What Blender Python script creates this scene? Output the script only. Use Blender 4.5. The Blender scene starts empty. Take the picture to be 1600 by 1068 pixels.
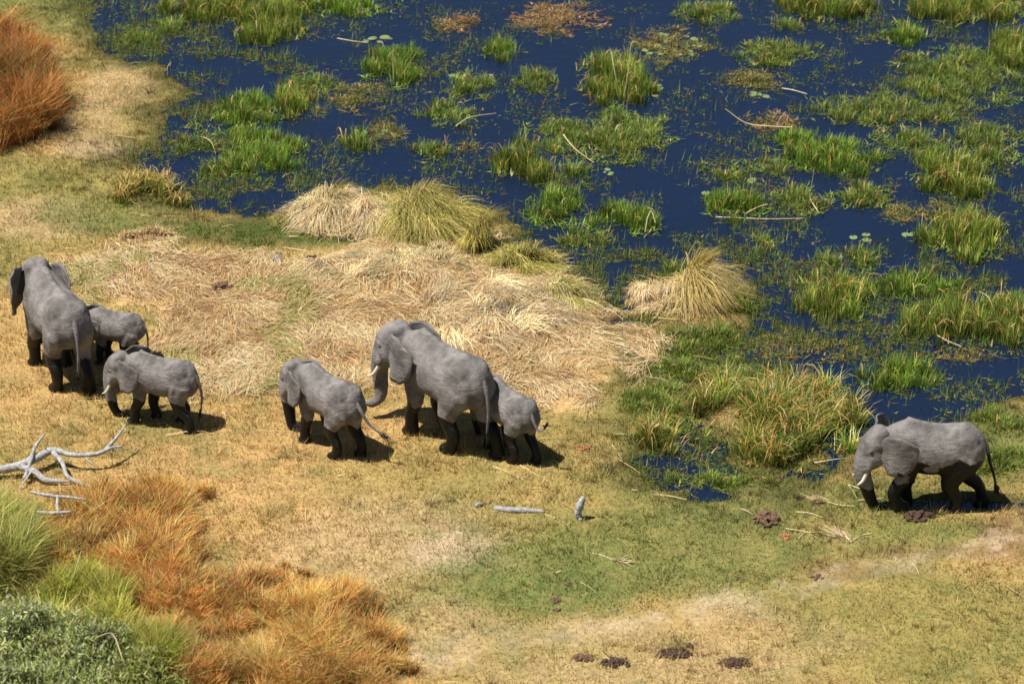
import bpy, bmesh, math, random
import numpy as np
from mathutils import Vector, Matrix

random.seed(4)
RNG = np.random.default_rng(11)
SC = bpy.context.scene
COL = SC.collection
R = math.radians
PI = math.pi

# ------------------------------------------------------------------ camera
DIST, DEP, WIDTH = 90.0, R(27.0), 26.5          # slant range, look-down angle, frame width at the aim point
W2 = WIDTH / DIST
CAM = np.array([0.0, -DIST * math.cos(DEP), DIST * math.sin(DEP)])
FWD = np.array([0.0, math.cos(DEP), -math.sin(DEP)])
UPV = np.array([0.0, math.sin(DEP), math.cos(DEP)])
cd = bpy.data.cameras.new('camera')
cam = bpy.data.objects.new('camera', cd)
COL.objects.link(cam)
cam.location = CAM
cam.rotation_euler = (PI / 2 - DEP, 0, 0)
cd.sensor_width = 36.0
cd.lens = 36.0 / W2
cd.clip_start = 1.0
cd.clip_end = 20000.0
cd.dof.use_dof = True
cd.dof.focus_distance = DIST - 2.0
cd.dof.aperture_fstop = 0.75
SC.camera = cam

# ------------------------------------------------------------------ light
SUN_EL, SUN_AZ = R(66), R(194)                    # azimuth in world xy of where the sun stands (180 = left)
wd = bpy.data.worlds.new('World')
SC.world = wd
wd.use_nodes = True
wn = wd.node_tree
bg = wn.nodes['Background']
sky = wn.nodes.new('ShaderNodeTexSky')
sky.sky_type = 'NISHITA'
sky.sun_disc = False
sky.sun_elevation = SUN_EL
sky.sun_rotation = PI / 2 - SUN_AZ
sky.dust_density = 0.4
wn.links.new(sky.outputs[0], bg.inputs[0])
bg.inputs[1].default_value = 0.05
sd = bpy.data.lights.new('sun', 'SUN')
sun = bpy.data.objects.new('sun', sd)
COL.objects.link(sun)
sd.energy = 5.0
sd.angle = R(0.5)
sd.color = (1.0, 0.96, 0.90)
sdir = Vector((math.cos(SUN_EL) * math.cos(SUN_AZ), math.cos(SUN_EL) * math.sin(SUN_AZ), math.sin(SUN_EL)))
sun.rotation_euler = sdir.to_track_quat('Z', 'Y').to_euler()
sun.location = sdir * 60
SC.view_settings.view_transform = 'Standard'
SC.view_settings.look = 'None'
SC.view_settings.exposure = 0.5
SC.view_settings.gamma = 1.0

# ------------------------------------------------------------------ helpers
def at(px, py, z=0.0):
    """world point at height z seen at photograph pixel (px, py)"""
    d = FWD + (px - 800) / 1600 * W2 * np.array([1., 0, 0]) + (534 - py) / 1600 * W2 * UPV
    t = (z - CAM[2]) / d[2]
    return CAM + d * t

def ppm(px, py):
    """photo pixels per metre at a ground pixel, across and away"""
    a, b = at(px, py), at(px + 10, py)
    c = at(px, py - 10)
    return 10 / abs(b[0] - a[0]), 10 / abs(c[1] - a[1])

def s2l(c):
    c = np.asarray(c, float) / 255.0
    return np.where(c <= 0.04045, c / 12.92, ((c + 0.055) / 1.055) ** 2.4)

def alb(r, g, b, k=0.72):
    """photo colour of a sunlit surface to base colour"""
    return np.clip(s2l((r, g, b)) * k, 0.004, 0.75)

def _h(ix, iy, seed):
    n = (ix.astype(np.int64) * 374761393 + iy.astype(np.int64) * 668265263 + seed * 1442695041) & 0xFFFFFFFF
    n = ((n ^ (n >> 13)) * 1274126177) & 0xFFFFFFFF
    n = n ^ (n >> 16)
    return (n & 0xFFFFFF) / float(0xFFFFFF)

def vnoise(x, y, seed=0):
    x = np.asarray(x, float); y = np.asarray(y, float)
    ix = np.floor(x); iy = np.floor(y)
    fx = x - ix; fy = y - iy
    fx = fx * fx * (3 - 2 * fx); fy = fy * fy * (3 - 2 * fy)
    a = _h(ix, iy, seed); b = _h(ix + 1, iy, seed); c = _h(ix, iy + 1, seed); d = _h(ix + 1, iy + 1, seed)
    return (a * (1 - fx) + b * fx) * (1 - fy) + (c * (1 - fx) + d * fx) * fy

def fbm(x, y, f=1.0, seed=0, octv=4):
    s = 0; a = 0.5; t = 0
    for o in range(octv):
        s = s + a * vnoise(np.asarray(x) * f, np.asarray(y) * f, seed + o * 17)
        t += a; a *= 0.5; f *= 2.03
    return s / t                                      # 0..1, mean .5

def sm(a, b, x):
    t = np.clip((x - a) / (b - a), 0, 1)
    return t * t * (3 - 2 * t)

def tag(o, label=None, cat=None, group=None, kind=None):
    if label: o['label'] = label
    if cat: o['category'] = cat
    if group: o['group'] = group
    if kind: o['kind'] = kind
    return o

def empty(name, loc, rz=0.0):
    o = bpy.data.objects.new(name, None)
    o.empty_display_size = 0.2
    COL.objects.link(o)
    o.location = loc
    o.rotation_euler = (0, 0, rz)
    return o

def link(name, me, mat, parent=None, loc=None):
    o = bpy.data.objects.new(name, me)
    COL.objects.link(o)
    if mat is not None and not me.materials: me.materials.append(mat)
    if parent is not None: o.parent = parent
    if loc is not None: o.location = loc
    return o

def mesh_np(name, V, F, col=None, smooth=False):
    """V (n,3); F list of (m,k) index arrays; col (n,3)"""
    me = bpy.data.meshes.new(name)
    V = np.ascontiguousarray(V, np.float32)
    loops = np.concatenate([f.ravel() for f in F]).astype(np.int32)
    tot = np.concatenate([np.full(len(f), f.shape[1], np.int32) for f in F])
    st = np.zeros(len(tot), np.int32); st[1:] = np.cumsum(tot)[:-1]
    me.vertices.add(len(V)); me.vertices.foreach_set('co', V.ravel())
    me.loops.add(len(loops)); me.loops.foreach_set('vertex_index', loops)
    me.polygons.add(len(tot)); me.polygons.foreach_set('loop_start', st)
    if smooth:
        me.polygons.foreach_set('use_smooth', np.ones(len(tot), bool))
    me.update(calc_edges=True)
    if col is not None:
        a = me.attributes.new('Col', 'FLOAT_COLOR', 'POINT')
        c4 = np.ones((len(V), 4), np.float32); c4[:, :3] = col
        a.data.foreach_set('color', c4.ravel())
    return me

class Ribbons:
    """collects bent tapering blades; one mesh out"""
    def __init__(s): s.V = []; s.F3 = []; s.F4 = []; s.C = []; s.n = 0
    def add(s, P0, P1, P2, w, c0, c1, K=2, taper=0.15, side=None):
        N = len(P0)
        if N == 0: return
        P0 = np.asarray(P0, float); P1 = np.asarray(P1, float); P2 = np.asarray(P2, float)
        w = np.broadcast_to(np.asarray(w, float), (N,))
        c0 = np.broadcast_to(np.asarray(c0, float), (N, 3)); c1 = np.broadcast_to(np.asarray(c1, float), (N, 3))
        if side is None:
            d = P2 - P0
            a = np.arctan2(d[:, 1], d[:, 0]) + PI / 2 + RNG.normal(0, .7, N)
            side = np.stack([np.cos(a), np.sin(a), RNG.normal(0, .25, N)], 1)
        rows = []; cols = []
        for k in range(K):
            t = k / K
            p = (1 - t) ** 2 * P0 + 2 * t * (1 - t) * P1 + t * t * P2
            ww = (w * (1 - t * (1 - taper)) * 0.5)[:, None]
            rows += [p - side * ww, p + side * ww]
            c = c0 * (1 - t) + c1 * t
            cols += [c, c]
        rows.append(P2); cols.append(c1)
        m = 2 * K + 1
        V = np.stack(rows, 1).reshape(-1, 3); C = np.stack(cols, 1).reshape(-1, 3)
        b = s.n + np.arange(N) * m
        for k in range(K - 1):
            s.F4.append(np.stack([b + 2 * k, b + 2 * k + 1, b + 2 * k + 3, b + 2 * k + 2], 1))
        s.F3.append(np.stack([b + 2 * K - 2, b + 2 * K - 1, b + 2 * K], 1))
        s.V.append(V); s.C.append(C); s.n += N * m
    def build(s, name, mat, parent=None, origin=None):
        F = []
        if s.F4: F.append(np.concatenate(s.F4))
        F.append(np.concatenate(s.F3))
        V = np.concatenate(s.V)
        if origin is not None: V = V - np.asarray(origin)
        me = mesh_np(name, V, F, np.clip(np.concatenate(s.C), .003, .9))
        return link(name, me, mat, parent, origin if parent is None else None)

def jitter(c, N, v=0.18, h=0.06):
    c = np.broadcast_to(np.asarray(c, float), (N, 3))
    return c * np.exp(RNG.normal(0, v, (N, 1))) * np.exp(RNG.normal(0, h, (N, 3)))

def pick(cols, wts, N, v=.16):
    idx = RNG.choice(len(cols), N, p=np.asarray(wts) / np.sum(wts))
    return jitter(np.asarray(cols)[idx], N, v)

# ------------------------------------------------------------------ materials
def newmat(name):
    m = bpy.data.materials.new(name); m.use_nodes = True
    return m, m.node_tree, m.node_tree.nodes['Principled BSDF']

def mat_blade(name, rough=.55, trans=.25, spec=.25):
    m, t, p = newmat(name)
    a = t.nodes.new('ShaderNodeAttribute'); a.attribute_name = 'Col'
    t.links.new(a.outputs['Color'], p.inputs['Base Color'])
    p.inputs['Roughness'].default_value = rough
    p.inputs['Specular IOR Level'].default_value = spec
    tr = t.nodes.new('ShaderNodeBsdfTranslucent')
    t.links.new(a.outputs['Color'], tr.inputs['Color'])
    mx = t.nodes.new('ShaderNodeMixShader'); mx.inputs[0].default_value = trans
    t.links.new(p.outputs[0], mx.inputs[1]); t.links.new(tr.outputs[0], mx.inputs[2])
    t.links.new(mx.outputs[0], t.nodes['Material Output'].inputs[0])
    return m

M_GRASS = mat_blade('grass_blade')
M_STRAW = mat_blade('straw_blade', .6, .15, .3)
M_MARSH = mat_blade('marsh_blade', .45, .3, .35)

def tex_noise(t, scale, detail=4, rough=.6, coord=None):
    n = t.nodes.new('ShaderNodeTexNoise')
    n.inputs['Scale'].default_value = scale
    n.inputs['Detail'].default_value = detail
    n.inputs['Roughness'].default_value = rough
    if coord is not None: t.links.new(coord, n.inputs['Vector'])
    return n

def maprange(t, src, a, b, c, d):
    m = t.nodes.new('ShaderNodeMapRange')
    m.inputs[1].default_value = a; m.inputs[2].default_value = b
    m.inputs[3].default_value = c; m.inputs[4].default_value = d
    t.links.new(src, m.inputs[0])
    return m

def mixcol(t, a, b, fac, mode='MIX'):
    m = t.nodes.new('ShaderNodeMix'); m.data_type = 'RGBA'; m.blend_type = mode
    for sock, v in ((m.inputs[6], a), (m.inputs[7], b), (m.inputs[0], fac)):
        if hasattr(v, 'is_output'): t.links.new(v, sock)
        elif isinstance(v, (int, float)): sock.default_value = v
        else: sock.default_value = (*v, 1)
    return m

def mat_ground():
    m, t, p = newmat('ground_soil')
    g = t.nodes.new('ShaderNodeNewGeometry')
    a = t.nodes.new('ShaderNodeAttribute'); a.attribute_name = 'Col'
    n1 = tex_noise(t, 9.0, 5, .7, g.outputs['Position'])
    n2 = tex_noise(t, 1.6, 4, .6, g.outputs['Position'])
    r1 = maprange(t, n1.outputs[0], .3, .7, .62, 1.3)
    r2 = maprange(t, n2.outputs[0], .3, .7, .82, 1.15)
    mu = t.nodes.new('ShaderNodeMath'); mu.operation = 'MULTIPLY'
    t.links.new(r1.outputs[0], mu.inputs[0]); t.links.new(r2.outputs[0], mu.inputs[1])
    vm = t.nodes.new('ShaderNodeVectorMath'); vm.operation = 'SCALE'
    t.links.new(a.outputs['Color'], vm.inputs[0]); t.links.new(mu.outputs[0], vm.inputs['Scale'])
    t.links.new(vm.outputs[0], p.inputs['Base Color'])
    p.inputs['Roughness'].default_value = .95
    p.inputs['Specular IOR Level'].default_value = .1
    b = t.nodes.new('ShaderNodeBump'); b.inputs['Strength'].default_value = .7; b.inputs['Distance'].default_value = .06
    t.links.new(n1.outputs[0], b.inputs['Height'])
    t.links.new(b.outputs[0], p.inputs['Normal'])
    return m

def mat_water():
    m, t, p = newmat('marsh_water')
    g = t.nodes.new('ShaderNodeNewGeometry')
    n0 = tex_noise(t, .25, 3, .5, g.outputs['Position'])
    nm = tex_noise(t, .9, 5, .65, g.outputs['Position'])
    c0 = mixcol(t, (.0050, .0112, .030), (.0066, .0148, .040), n0.outputs[0])
    mf = maprange(t, nm.outputs[0], .52, .74, 0, .8)
    c = mixcol(t, c0.outputs[2], (.010, .013, .013), mf.outputs[0])
    t.links.new(c.outputs[2], p.inputs['Base Color'])
    p.inputs['Roughness'].default_value = .09
    p.inputs['IOR'].default_value = 1.33
    n = tex_noise(t, 3.2, 4, .6, g.outputs['Position'])
    b = t.nodes.new('ShaderNodeBump'); b.inputs['Strength'].default_value = .3; b.inputs['Distance'].default_value = .05
    t.links.new(n.outputs[0], b.inputs['Height'])
    t.links.new(b.outputs[0], p.inputs['Normal'])
    return m

def mat_plain(name, c0, c1, scale=12, rough=.85, bump=.4, dist=.02, spec=.2):
    m, t, p = newmat(name)
    tc = t.nodes.new('ShaderNodeTexCoord')
    n = tex_noise(t, scale, 5, .65, tc.outputs['Object'])
    r = maprange(t, n.outputs[0], .32, .68, 0, 1)
    c = mixcol(t, tuple(c0), tuple(c1), r.outputs[0])
    t.links.new(c.outputs[2], p.inputs['Base Color'])
    p.inputs['Roughness'].default_value = rough
    p.inputs['Specular IOR Level'].default_value = spec
    b = t.nodes.new('ShaderNodeBump'); b.inputs['Strength'].default_value = bump; b.inputs['Distance'].default_value = dist
    t.links.new(n.outputs[0], b.inputs['Height']); t.links.new(b.outputs[0], p.inputs['Normal'])
    return m

def mat_skin():
    m, t, p = newmat('elephant_skin')
    tc = t.nodes.new('ShaderNodeTexCoord'); ob = tc.outputs['Object']
    w = t.nodes.new('ShaderNodeAttribute'); w.attribute_name = 'wet'
    nb = tex_noise(t, 2.2, 5, .65, ob)
    nf = tex_noise(t, 26, 4, .7, ob)
    f1 = maprange(t, nb.outputs[0], .36, .62, 0, 1)
    dry = mixcol(t, (.122, .110, .101), (.262, .239, .219), f1.outputs[0])
    f2 = maprange(t, nf.outputs[0], .35, .7, .90, 1.06)
    dv = t.nodes.new('ShaderNodeVectorMath'); dv.operation = 'SCALE'
    t.links.new(dry.outputs[2], dv.inputs[0]); t.links.new(f2.outputs[0], dv.inputs['Scale'])
    # ragged edge to the wet part
    ne = tex_noise(t, 7, 4, .7, ob)
    e = t.nodes.new('ShaderNodeMath'); e.operation = 'MULTIPLY_ADD'
    t.links.new(ne.outputs[0], e.inputs[0]); e.inputs[1].default_value = .55
    t.links.new(w.outputs['Fac'], e.inputs[2])
    wf = maprange(t, e.outputs[0], .70, .82, 0, 1)
    c = mixcol(t, dv.outputs[0], (.0045, .004, .0037), wf.outputs[0])
    t.links.new(c.outputs[2], p.inputs['Base Color'])
    rr = maprange(t, wf.outputs[0], 0, 1, .85, .38)
    t.links.new(rr.outputs[0], p.inputs['Roughness'])
    p.inputs['Specular IOR Level'].default_value = .3
    vo = t.nodes.new('ShaderNodeTexVoronoi'); vo.feature = 'DISTANCE_TO_EDGE'; vo.inputs['Scale'].default_value = 17
    dn = mixcol(t, ob, nf.outputs['Color'], .06)
    t.links.new(dn.outputs[2], vo.inputs['Vector'])
    mp = t.nodes.new('ShaderNodeMapping'); mp.inputs['Scale'].default_value = (5, 5, 15)
    t.links.new(ob, mp.inputs['Vector'])
    wv = tex_noise(t, 1.0, 3, .6, mp.outputs[0])
    vs = maprange(t, vo.outputs['Distance'], 0, .12, 0, .12)
    ad = t.nodes.new('ShaderNodeMath'); ad.operation = 'MULTIPLY_ADD'
    t.links.new(wv.outputs[0], ad.inputs[0]); ad.inputs[1].default_value = .9; t.links.new(vs.outputs[0], ad.inputs[2])
    b = t.nodes.new('ShaderNodeBump'); b.inputs['Strength'].default_value = .7; b.inputs['Distance'].default_value = .05
    t.links.new(ad.outputs[0], b.inputs['Height']); t.links.new(b.outputs[0], p.inputs['Normal'])
    return m

M_GROUND, M_WATER, M_SKIN = mat_ground(), mat_water(), mat_skin()
M_TUSK = mat_plain('ivory', (.72, .66, .52), (.6, .52, .38), 9, .4, .1, .005, .4)
M_EYE = mat_plain('dark_eye', (.012, .008, .006), (.02, .013, .01), 9, .15, .0, .001, .5)
M_HAIR = mat_plain('black_hair', (.012, .011, .01), (.025, .022, .02), 30, .6, .3, .01)
M_WOOD = mat_plain('bleached_wood', (.16, .15, .14), (.56, .54, .51), 17, .85, .6, .03)
M_WOODG = mat_plain('grey_wood', (.20, .19, .18), (.42, .40, .38), 9, .9, .7, .03)
M_PAD = mat_plain('lily_leaf', (.12, .17, .05), (.24, .29, .11), 6, .35, .1, .005, .5)
M_REED = mat_plain('dry_reed', (.55, .43, .22), (.72, .60, .36), 9, .6, .2, .01)
M_REEDG = mat_plain('olive_reed', (.30, .32, .10), (.44, .42, .17), 9, .6, .2, .01)
M_DUNG = mat_plain('red_brown_dung', (.11, .062, .038), (.25, .155, .10), 22, .95, 1, .04, .1)
M_DUNGD = mat_plain('dark_brown_dung', (.05, .028, .018), (.12, .07, .044), 22, .8, 1, .04, .25)
M_DUNGO = mat_plain('orange_dung', (.33, .15, .06), (.45, .22, .10), 22, .95, 1, .04, .1)

# ------------------------------------------------------------------ the lie of the land
SHORE = [(-900, -500), (120, -500), (150, -60), (158, 0), (160, 50), (190, 88), (238, 108), (264, 145), (246, 185), (214, 225), (208, 262),
         (236, 300), (300, 324), (380, 336), (450, 326), (520, 300), (600, 292), (700, 298), (745, 335), (800, 385), (880, 420),
         (915, 465), (965, 480), (985, 440), (1035, 428), (1110, 425), (1165, 455), (1175, 500), (1120, 530), (1095, 560), (1100, 610), (1075, 650),
         (1020, 680), (1040, 738), (1100, 762), (1210, 748), (1310, 728), (1345, 690), (1420, 662), (1530, 648), (1620, 632), (1900, 600), (4200, 500),
         (4200, 3000), (-2600, 3000), (-2600, -500)]
SH = np.array([at(a, max(b, -230))[:2] if b > -300 else (at(a, -230)[:2] + np.array([0, 60.0])) for a, b in SHORE])

def poly_sd(P, x, y):
    """signed distance, positive inside"""
    x = np.asarray(x, float).ravel(); y = np.asarray(y, float).ravel()
    d = np.full(x.shape, 1e18); ins = np.zeros(x.shape, bool)
    n = len(P)
    for i in range(n):
        ax, ay = P[i]; bx, by = P[(i + 1) % n]
        ex, ey = bx - ax, by - ay
        t = np.clip(((x - ax) * ex + (y - ay) * ey) / (ex * ex + ey * ey + 1e-12), 0, 1)
        d = np.minimum(d, (x - ax - t * ex) ** 2 + (y - ay - t * ey) ** 2)
        c = ((ay > y) != (by > y))
        with np.errstate(divide='ignore', invalid='ignore'):
            xx = (bx - ax) * (y - ay) / (by - ay + 1e-12) + ax
        ins ^= c & (x < xx)
    d = np.sqrt(d)
    return np.where(ins, d, -d)

def blob(px, py, rx, ry, x, y):
    """soft ellipse weight round a photo pixel, in ground metres"""
    c = at(px, py); sx, sy = ppm(px, py)
    return ((x - c[0]) / (rx / sx)) ** 2 + ((y - c[1]) / (ry / sy)) ** 2

PUDDLES = [(1112, 776, 34, 9, .22), (1488, 790, 105, 15, .26), (1585, 790, 50, 10, .2), (1060, 690, 30, 26, .26), (1020, 722, 36, 9, .24), (1085, 742, 40, 8, .18),
           (560, 377, 60, 8, .10), (960, 505, 46, 8, .14), (1060, 745, 40, 8, .18), (1440, 655, 90, 8, .25)]

def ground_h(x, y):
    x = np.asarray(x, float); y = np.asarray(y, float); shp = x.shape
    x = x.ravel(); y = y.ravel()
    L = poly_sd(SH, x, y)
    near = np.abs(L) < 12
    nz = np.zeros_like(x)
    nz[near] = (fbm(x[near], y[near], .55, 3, 4) - .5) * 2.6 + (fbm(x[near], y[near], 2.6, 9, 3) - .5) * .9
    L2 = L + nz * sm(12, 5, np.abs(L))
    h = np.where(L2 > 0, .02 + .16 * (1 - np.exp(-L2 / 1.4)), np.maximum(L2 * .16, -.45))
    # the sodden corner between straw and sedge: barely above the water
    w = np.exp(-blob(1110, 640, 170, 130, x, y))
    h = h * (1 - .6 * w) + w * ((fbm(x, y, .9, 21, 4) - .49) * .30)
    for (a, b, rx, ry, d) in PUDDLES:
        q = blob(a, b, rx, ry, x, y) * (0.6 + .8 * fbm(x, y, 1.5, 31, 3))
        h -= d * np.exp(-q * 1.2)
    h += np.where(L2 > .3, 1, 0) * (fbm(x, y, .8, 41, 4) - .5) * .10
    for (a, b, rx, ry, d) in ((770, 490, 90, 50, .24), (560, 440, 80, 30, .2), (300, 410, 110, 28, .22), (450, 470, 80, 25, .16), (640, 440, 70, 30, .3), (1210, 672, 105, 56, .22), (1030, 640, 50, 50, .10)):
        h += d * np.exp(-blob(a, b, rx, ry, x, y) * 1.3)
    return h.reshape(shp)

STRAW = np.array([at(a, b)[:2] for a, b in [(110, 436), (200, 412), (330, 412), (420, 420), (520, 418), (600, 395), (700, 395), (800, 425), (880, 450), (930, 480),
                  (955, 512), (970, 545), (950, 590), (900, 640), (850, 650), (760, 610), (600, 620), (420, 610), (330, 600), (240, 560), (240, 490), (150, 465)]])
PATH = np.array([at(a, b)[:2] for a, b in [(480, 1110), (640, 1050), (800, 1020), (960, 988), (1080, 965), (1220, 938), (1350, 905), (1480, 872), (1600, 842), (1800, 800)]])

def line_d(P, x, y):
    d = np.full(x.shape, 1e9)
    for i in range(len(P) - 1):
        ax, ay = P[i]; ex, ey = P[i + 1] - P[i]
        t = np.clip(((x - ax) * ex + (y - ay) * ey) / (ex * ex + ey * ey), 0, 1)
        d = np.minimum(d, np.hypot(x - ax - t * ex, y - ay - t * ey))
    return d

C_GOLD, C_TAN, C_GREEN, C_OLIVE = alb(206, 168, 110), alb(202, 174, 128), alb(124, 132, 72), alb(156, 146, 82)
C_SAND, C_STRAW, C_MUD, C_DKGRN, C_BROWN = alb(214, 190, 156), alb(222, 184, 126), alb(62, 56, 36), alb(88, 102, 44), alb(140, 106, 76)
# (px, py, rx, ry, colour, strength)
ZONES = [(60, 20, 150, 50, C_GREEN, .85), (210, 90, 60, 25, C_OLIVE, .6), (190, 140, 60, 35, C_TAN, .7), (130, 200, 60, 40, C_TAN, .7), (150, 240, 60, 16, C_SAND, .55),
         (100, 290, 130, 40, C_OLIVE, .8), (60, 350, 90, 35, C_TAN, .8), (170, 345, 110, 28, C_GREEN, .65), (400, 372, 200, 24, C_DKGRN, 1.0), (520, 372, 90, 14, C_DKGRN, .6),
         (20, 420, 60, 40, C_OLIVE, .6), (150, 470, 60, 30, C_OLIVE, .6), (50, 560, 130, 110, C_GOLD, .8), (330, 800, 330, 120, C_GOLD, .9), (480, 680, 260, 70, C_GOLD, .8),
         (640, 760, 160, 60, C_OLIVE, .45), (620, 860, 190, 70, C_TAN, .8), (730, 870, 90, 34, C_SAND, .75), (660, 990, 130, 60, C_TAN, .7), (640, 950, 60, 40, C_OLIVE, .4),
         (850, 915, 170, 60, C_GREEN, 1.0), (900, 840, 160, 50, C_OLIVE, .8), (1080, 870, 230, 70, C_GREEN, .75), (1180, 790, 220, 40, C_GREEN, .75), (1480, 840, 160, 22, C_OLIVE, .8), (1400, 850, 120, 30, C_GREEN, .5),
         (1010, 640, 70, 130, C_OLIVE, .8), (1090, 560, 90, 50, C_GREEN, .7), (950, 770, 120, 30, C_OLIVE, .6), (1560, 690, 110, 50, C_GREEN, .95), (1560, 740, 60, 30, C_DKGRN, .6),
         (1450, 1000, 240, 90, C_OLIVE, .8), (1200, 1010, 150, 40, C_TAN, .4), (1000, 1060, 260, 34, C_TAN, .6), (1590, 850, 60, 40, C_BROWN, .7), (1450, 870, 90, 14, C_BROWN, .5),
         (1310, 900, 90, 16, C_BROWN, .5), (900, 1000, 150, 22, C_SAND, .3), (1140, 965, 100, 20, C_SAND, .25), (1060, 1025, 60, 10, C_BROWN, .5), (1420, 770, 130, 20, C_DKGRN, .5)]

def ground_c(x, y, h=None):
    x = np.asarray(x, float).ravel(); y = np.asarray(y, float).ravel()
    n1 = fbm(x, y, .45, 51, 4); n2 = fbm(x, y, 1.7, 61, 4); n3 = fbm(x, y, 5.5, 71, 3)
    c = C_GOLD * (1 - n1[:, None]) + C_OLIVE * n1[:, None]
    for (a, b, rx, ry, cc, s) in ZONES:
        q = blob(a, b, rx, ry, x, y) * (.55 + .9 * n2)
        w = s * sm(1.7, .25, q) * (.7 + .3 * sm(.35, .6, n3))
        c = c * (1 - w[:, None]) + cc * w[:, None]
    d = line_d(PATH, x, y) + (n2 - .5) * 1.6 + (n3 - .5) * 1.0
    w = sm(.50, .0, d) * sm(.26, .52, fbm(x, y, .5, 88, 4)) * (.35 + .65 * sm(.36, .58, fbm(x, y, 3.3, 89, 4))) * .6
    c = c * (1 - w[:, None]) + C_SAND * w[:, None]
    sd_ = poly_sd(STRAW, x, y) + (n2 - .5) * 2.2
    w = sm(-.3, .6, sd_)
    c = c * (1 - w[:, None]) + C_STRAW * w[:, None]
    pt = sm(.52, .72, fbm(x, y, 1.1, 81, 5))                    # bare and greener flecks
    c = c * (1 - .35 * pt[:, None]) + C_GREEN * .9 * (.35 * pt[:, None]) * (1 - w[:, None]) + C_STRAW * (.35 * pt[:, None]) * w[:, None]
    if h is None: h = ground_h(x, y)
    h = h.ravel()
    mud = sm(.10 + .05, .02, h + (n2 - .5) * .10 + (n3 - .5) * .05)[:, None]
    c = c * (1 - .75 * mud) + (C_MUD * .6 + C_DKGRN * .35) * .75 * mud
    return c, w

def axis(lo, hi, st, far):
    a = np.arange(lo, hi + st * .5, st)
    g = np.array([st * 1.5 ** k for k in range(1, 60)]).cumsum()
    g = g[g < far]
    return np.concatenate([lo - g[::-1], a, hi + g])

gx = axis(-20, 20, .145, 4000); gy = axis(-23, 31, .145, 4000)
GX, GY = np.meshgrid(gx, gy)
GH = ground_h(GX, GY)
GC, _w = ground_c(GX, GY, GH)
nx, ny = len(gx), len(gy)
ii = np.arange(nx * ny).reshape(ny, nx)
F = np.stack([ii[:-1, :-1].ravel(), ii[:-1, 1:].ravel(), ii[1:, 1:].ravel(), ii[1:, :-1].ravel()], 1)
g = link('ground', mesh_np('ground', np.stack([GX.ravel(), GY.ravel(), GH.ravel()], 1), [F], GC, True), M_GROUND)
tag(g, 'dry grassy river bank of golden and green turf', 'ground', kind='structure')

def gz(x, y):
    """fast height lookup on the built sheet"""
    x = np.atleast_1d(np.asarray(x, float)); y = np.atleast_1d(np.asarray(y, float))
    i = np.clip(np.searchsorted(gx, x) - 1, 0, nx - 2); j = np.clip(np.searchsorted(gy, y) - 1, 0, ny - 2)
    fx = np.clip((x - gx[i]) / (gx[i + 1] - gx[i]), 0, 1); fy = np.clip((y - gy[j]) / (gy[j + 1] - gy[j]), 0, 1)
    return (GH[j, i] * (1 - fx) + GH[j, i + 1] * fx) * (1 - fy) + (GH[j + 1, i] * (1 - fx) + GH[j + 1, i + 1] * fx) * fy

wv = np.array([[-4000, -4000, 0], [4000, -4000, 0], [4000, 4000, 0], [-4000, 4000, 0]], float)
wt = link('water', mesh_np('water', wv, [np.array([[0, 1, 2, 3]])]), M_WATER)
tag(wt, 'deep blue flooded marsh water', 'water', kind='structure')

def scatter(n):
    """random ground points over the stretch in view and a margin round it"""
    return RNG.uniform(-18.5, 18.5, n), RNG.uniform(-19, 28, n)

# ------------------------------------------------------------------ elephants
def loft(bm, rings, cap=True):
    """rings: list of equal-length lists of points"""
    vr = [[bm.verts.new(p) for p in r] for r in rings]
    n = len(vr[0])
    for a, b in zip(vr[:-1], vr[1:]):
        for k in range(n):
            bm.faces.new((a[k], a[(k + 1) % n], b[(k + 1) % n], b[k]))
    if cap:
        bm.faces.new(vr[0][::-1]); bm.faces.new(vr[-1])
    return vr

def catmull(P, sub=5):
    P = [np.asarray(p, float) for p in P]
    Q = [2 * P[0] - P[1]] + P + [2 * P[-1] - P[-2]]
    out = []
    for i in range(1, len(Q) - 2):
        for k in range(sub):
            t = k / sub
            a, b, c, d = Q[i - 1], Q[i], Q[i + 1], Q[i + 2]
            out.append(.5 * (2 * b + (c - a) * t + (2 * a - 5 * b + 4 * c - d) * t * t + (3 * b - a - 3 * c + d) * t ** 3))
    out.append(P[-1])
    return out

def tube(bm, pts, radii, n=14, sub=5, flat=None, noise=0.0):
    """swept tapering tube; radii scalar or (a, b) per point"""
    full = [np.concatenate([np.asarray(p, float), np.atleast_1d(np.asarray(r, float)) * np.ones(2)]) for p, r in zip(pts, radii)]
    S = catmull(full, sub)
    rings = []
    ref = None
    for i, q in enumerate(S):
        a = S[max(i - 1, 0)][:3]; b = S[min(i + 1, len(S) - 1)][:3]
        t = b - a; t = t / (np.linalg.norm(t) + 1e-9)
        if ref is None:
            ref = np.array([0., 1, 0]) if abs(t[1]) < .8 else np.array([1., 0, 0])
        u = ref - t * np.dot(ref, t); u /= np.linalg.norm(u)
        v = np.cross(t, u); ref = u
        ring = []
        for k in range(n):
            th = 2 * PI * k / n
            f = 1 + (random.uniform(-noise, noise) if noise else 0)
            ring.append(Vector(q[:3] + (u * math.cos(th) * q[3] + v * math.sin(th) * q[4]) * f))
        rings.append(ring)
    return loft(bm, rings)

def ellipsoid(bm, c, r, rot=None):
    m = Matrix.Translation(c) @ (rot.to_4x4() if rot is not None else Matrix.Identity(4)) @ Matrix.Diagonal((*r, 1))
    return bmesh.ops.create_icosphere(bm, subdivisions=3, radius=1.0, matrix=m)['verts']

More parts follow.
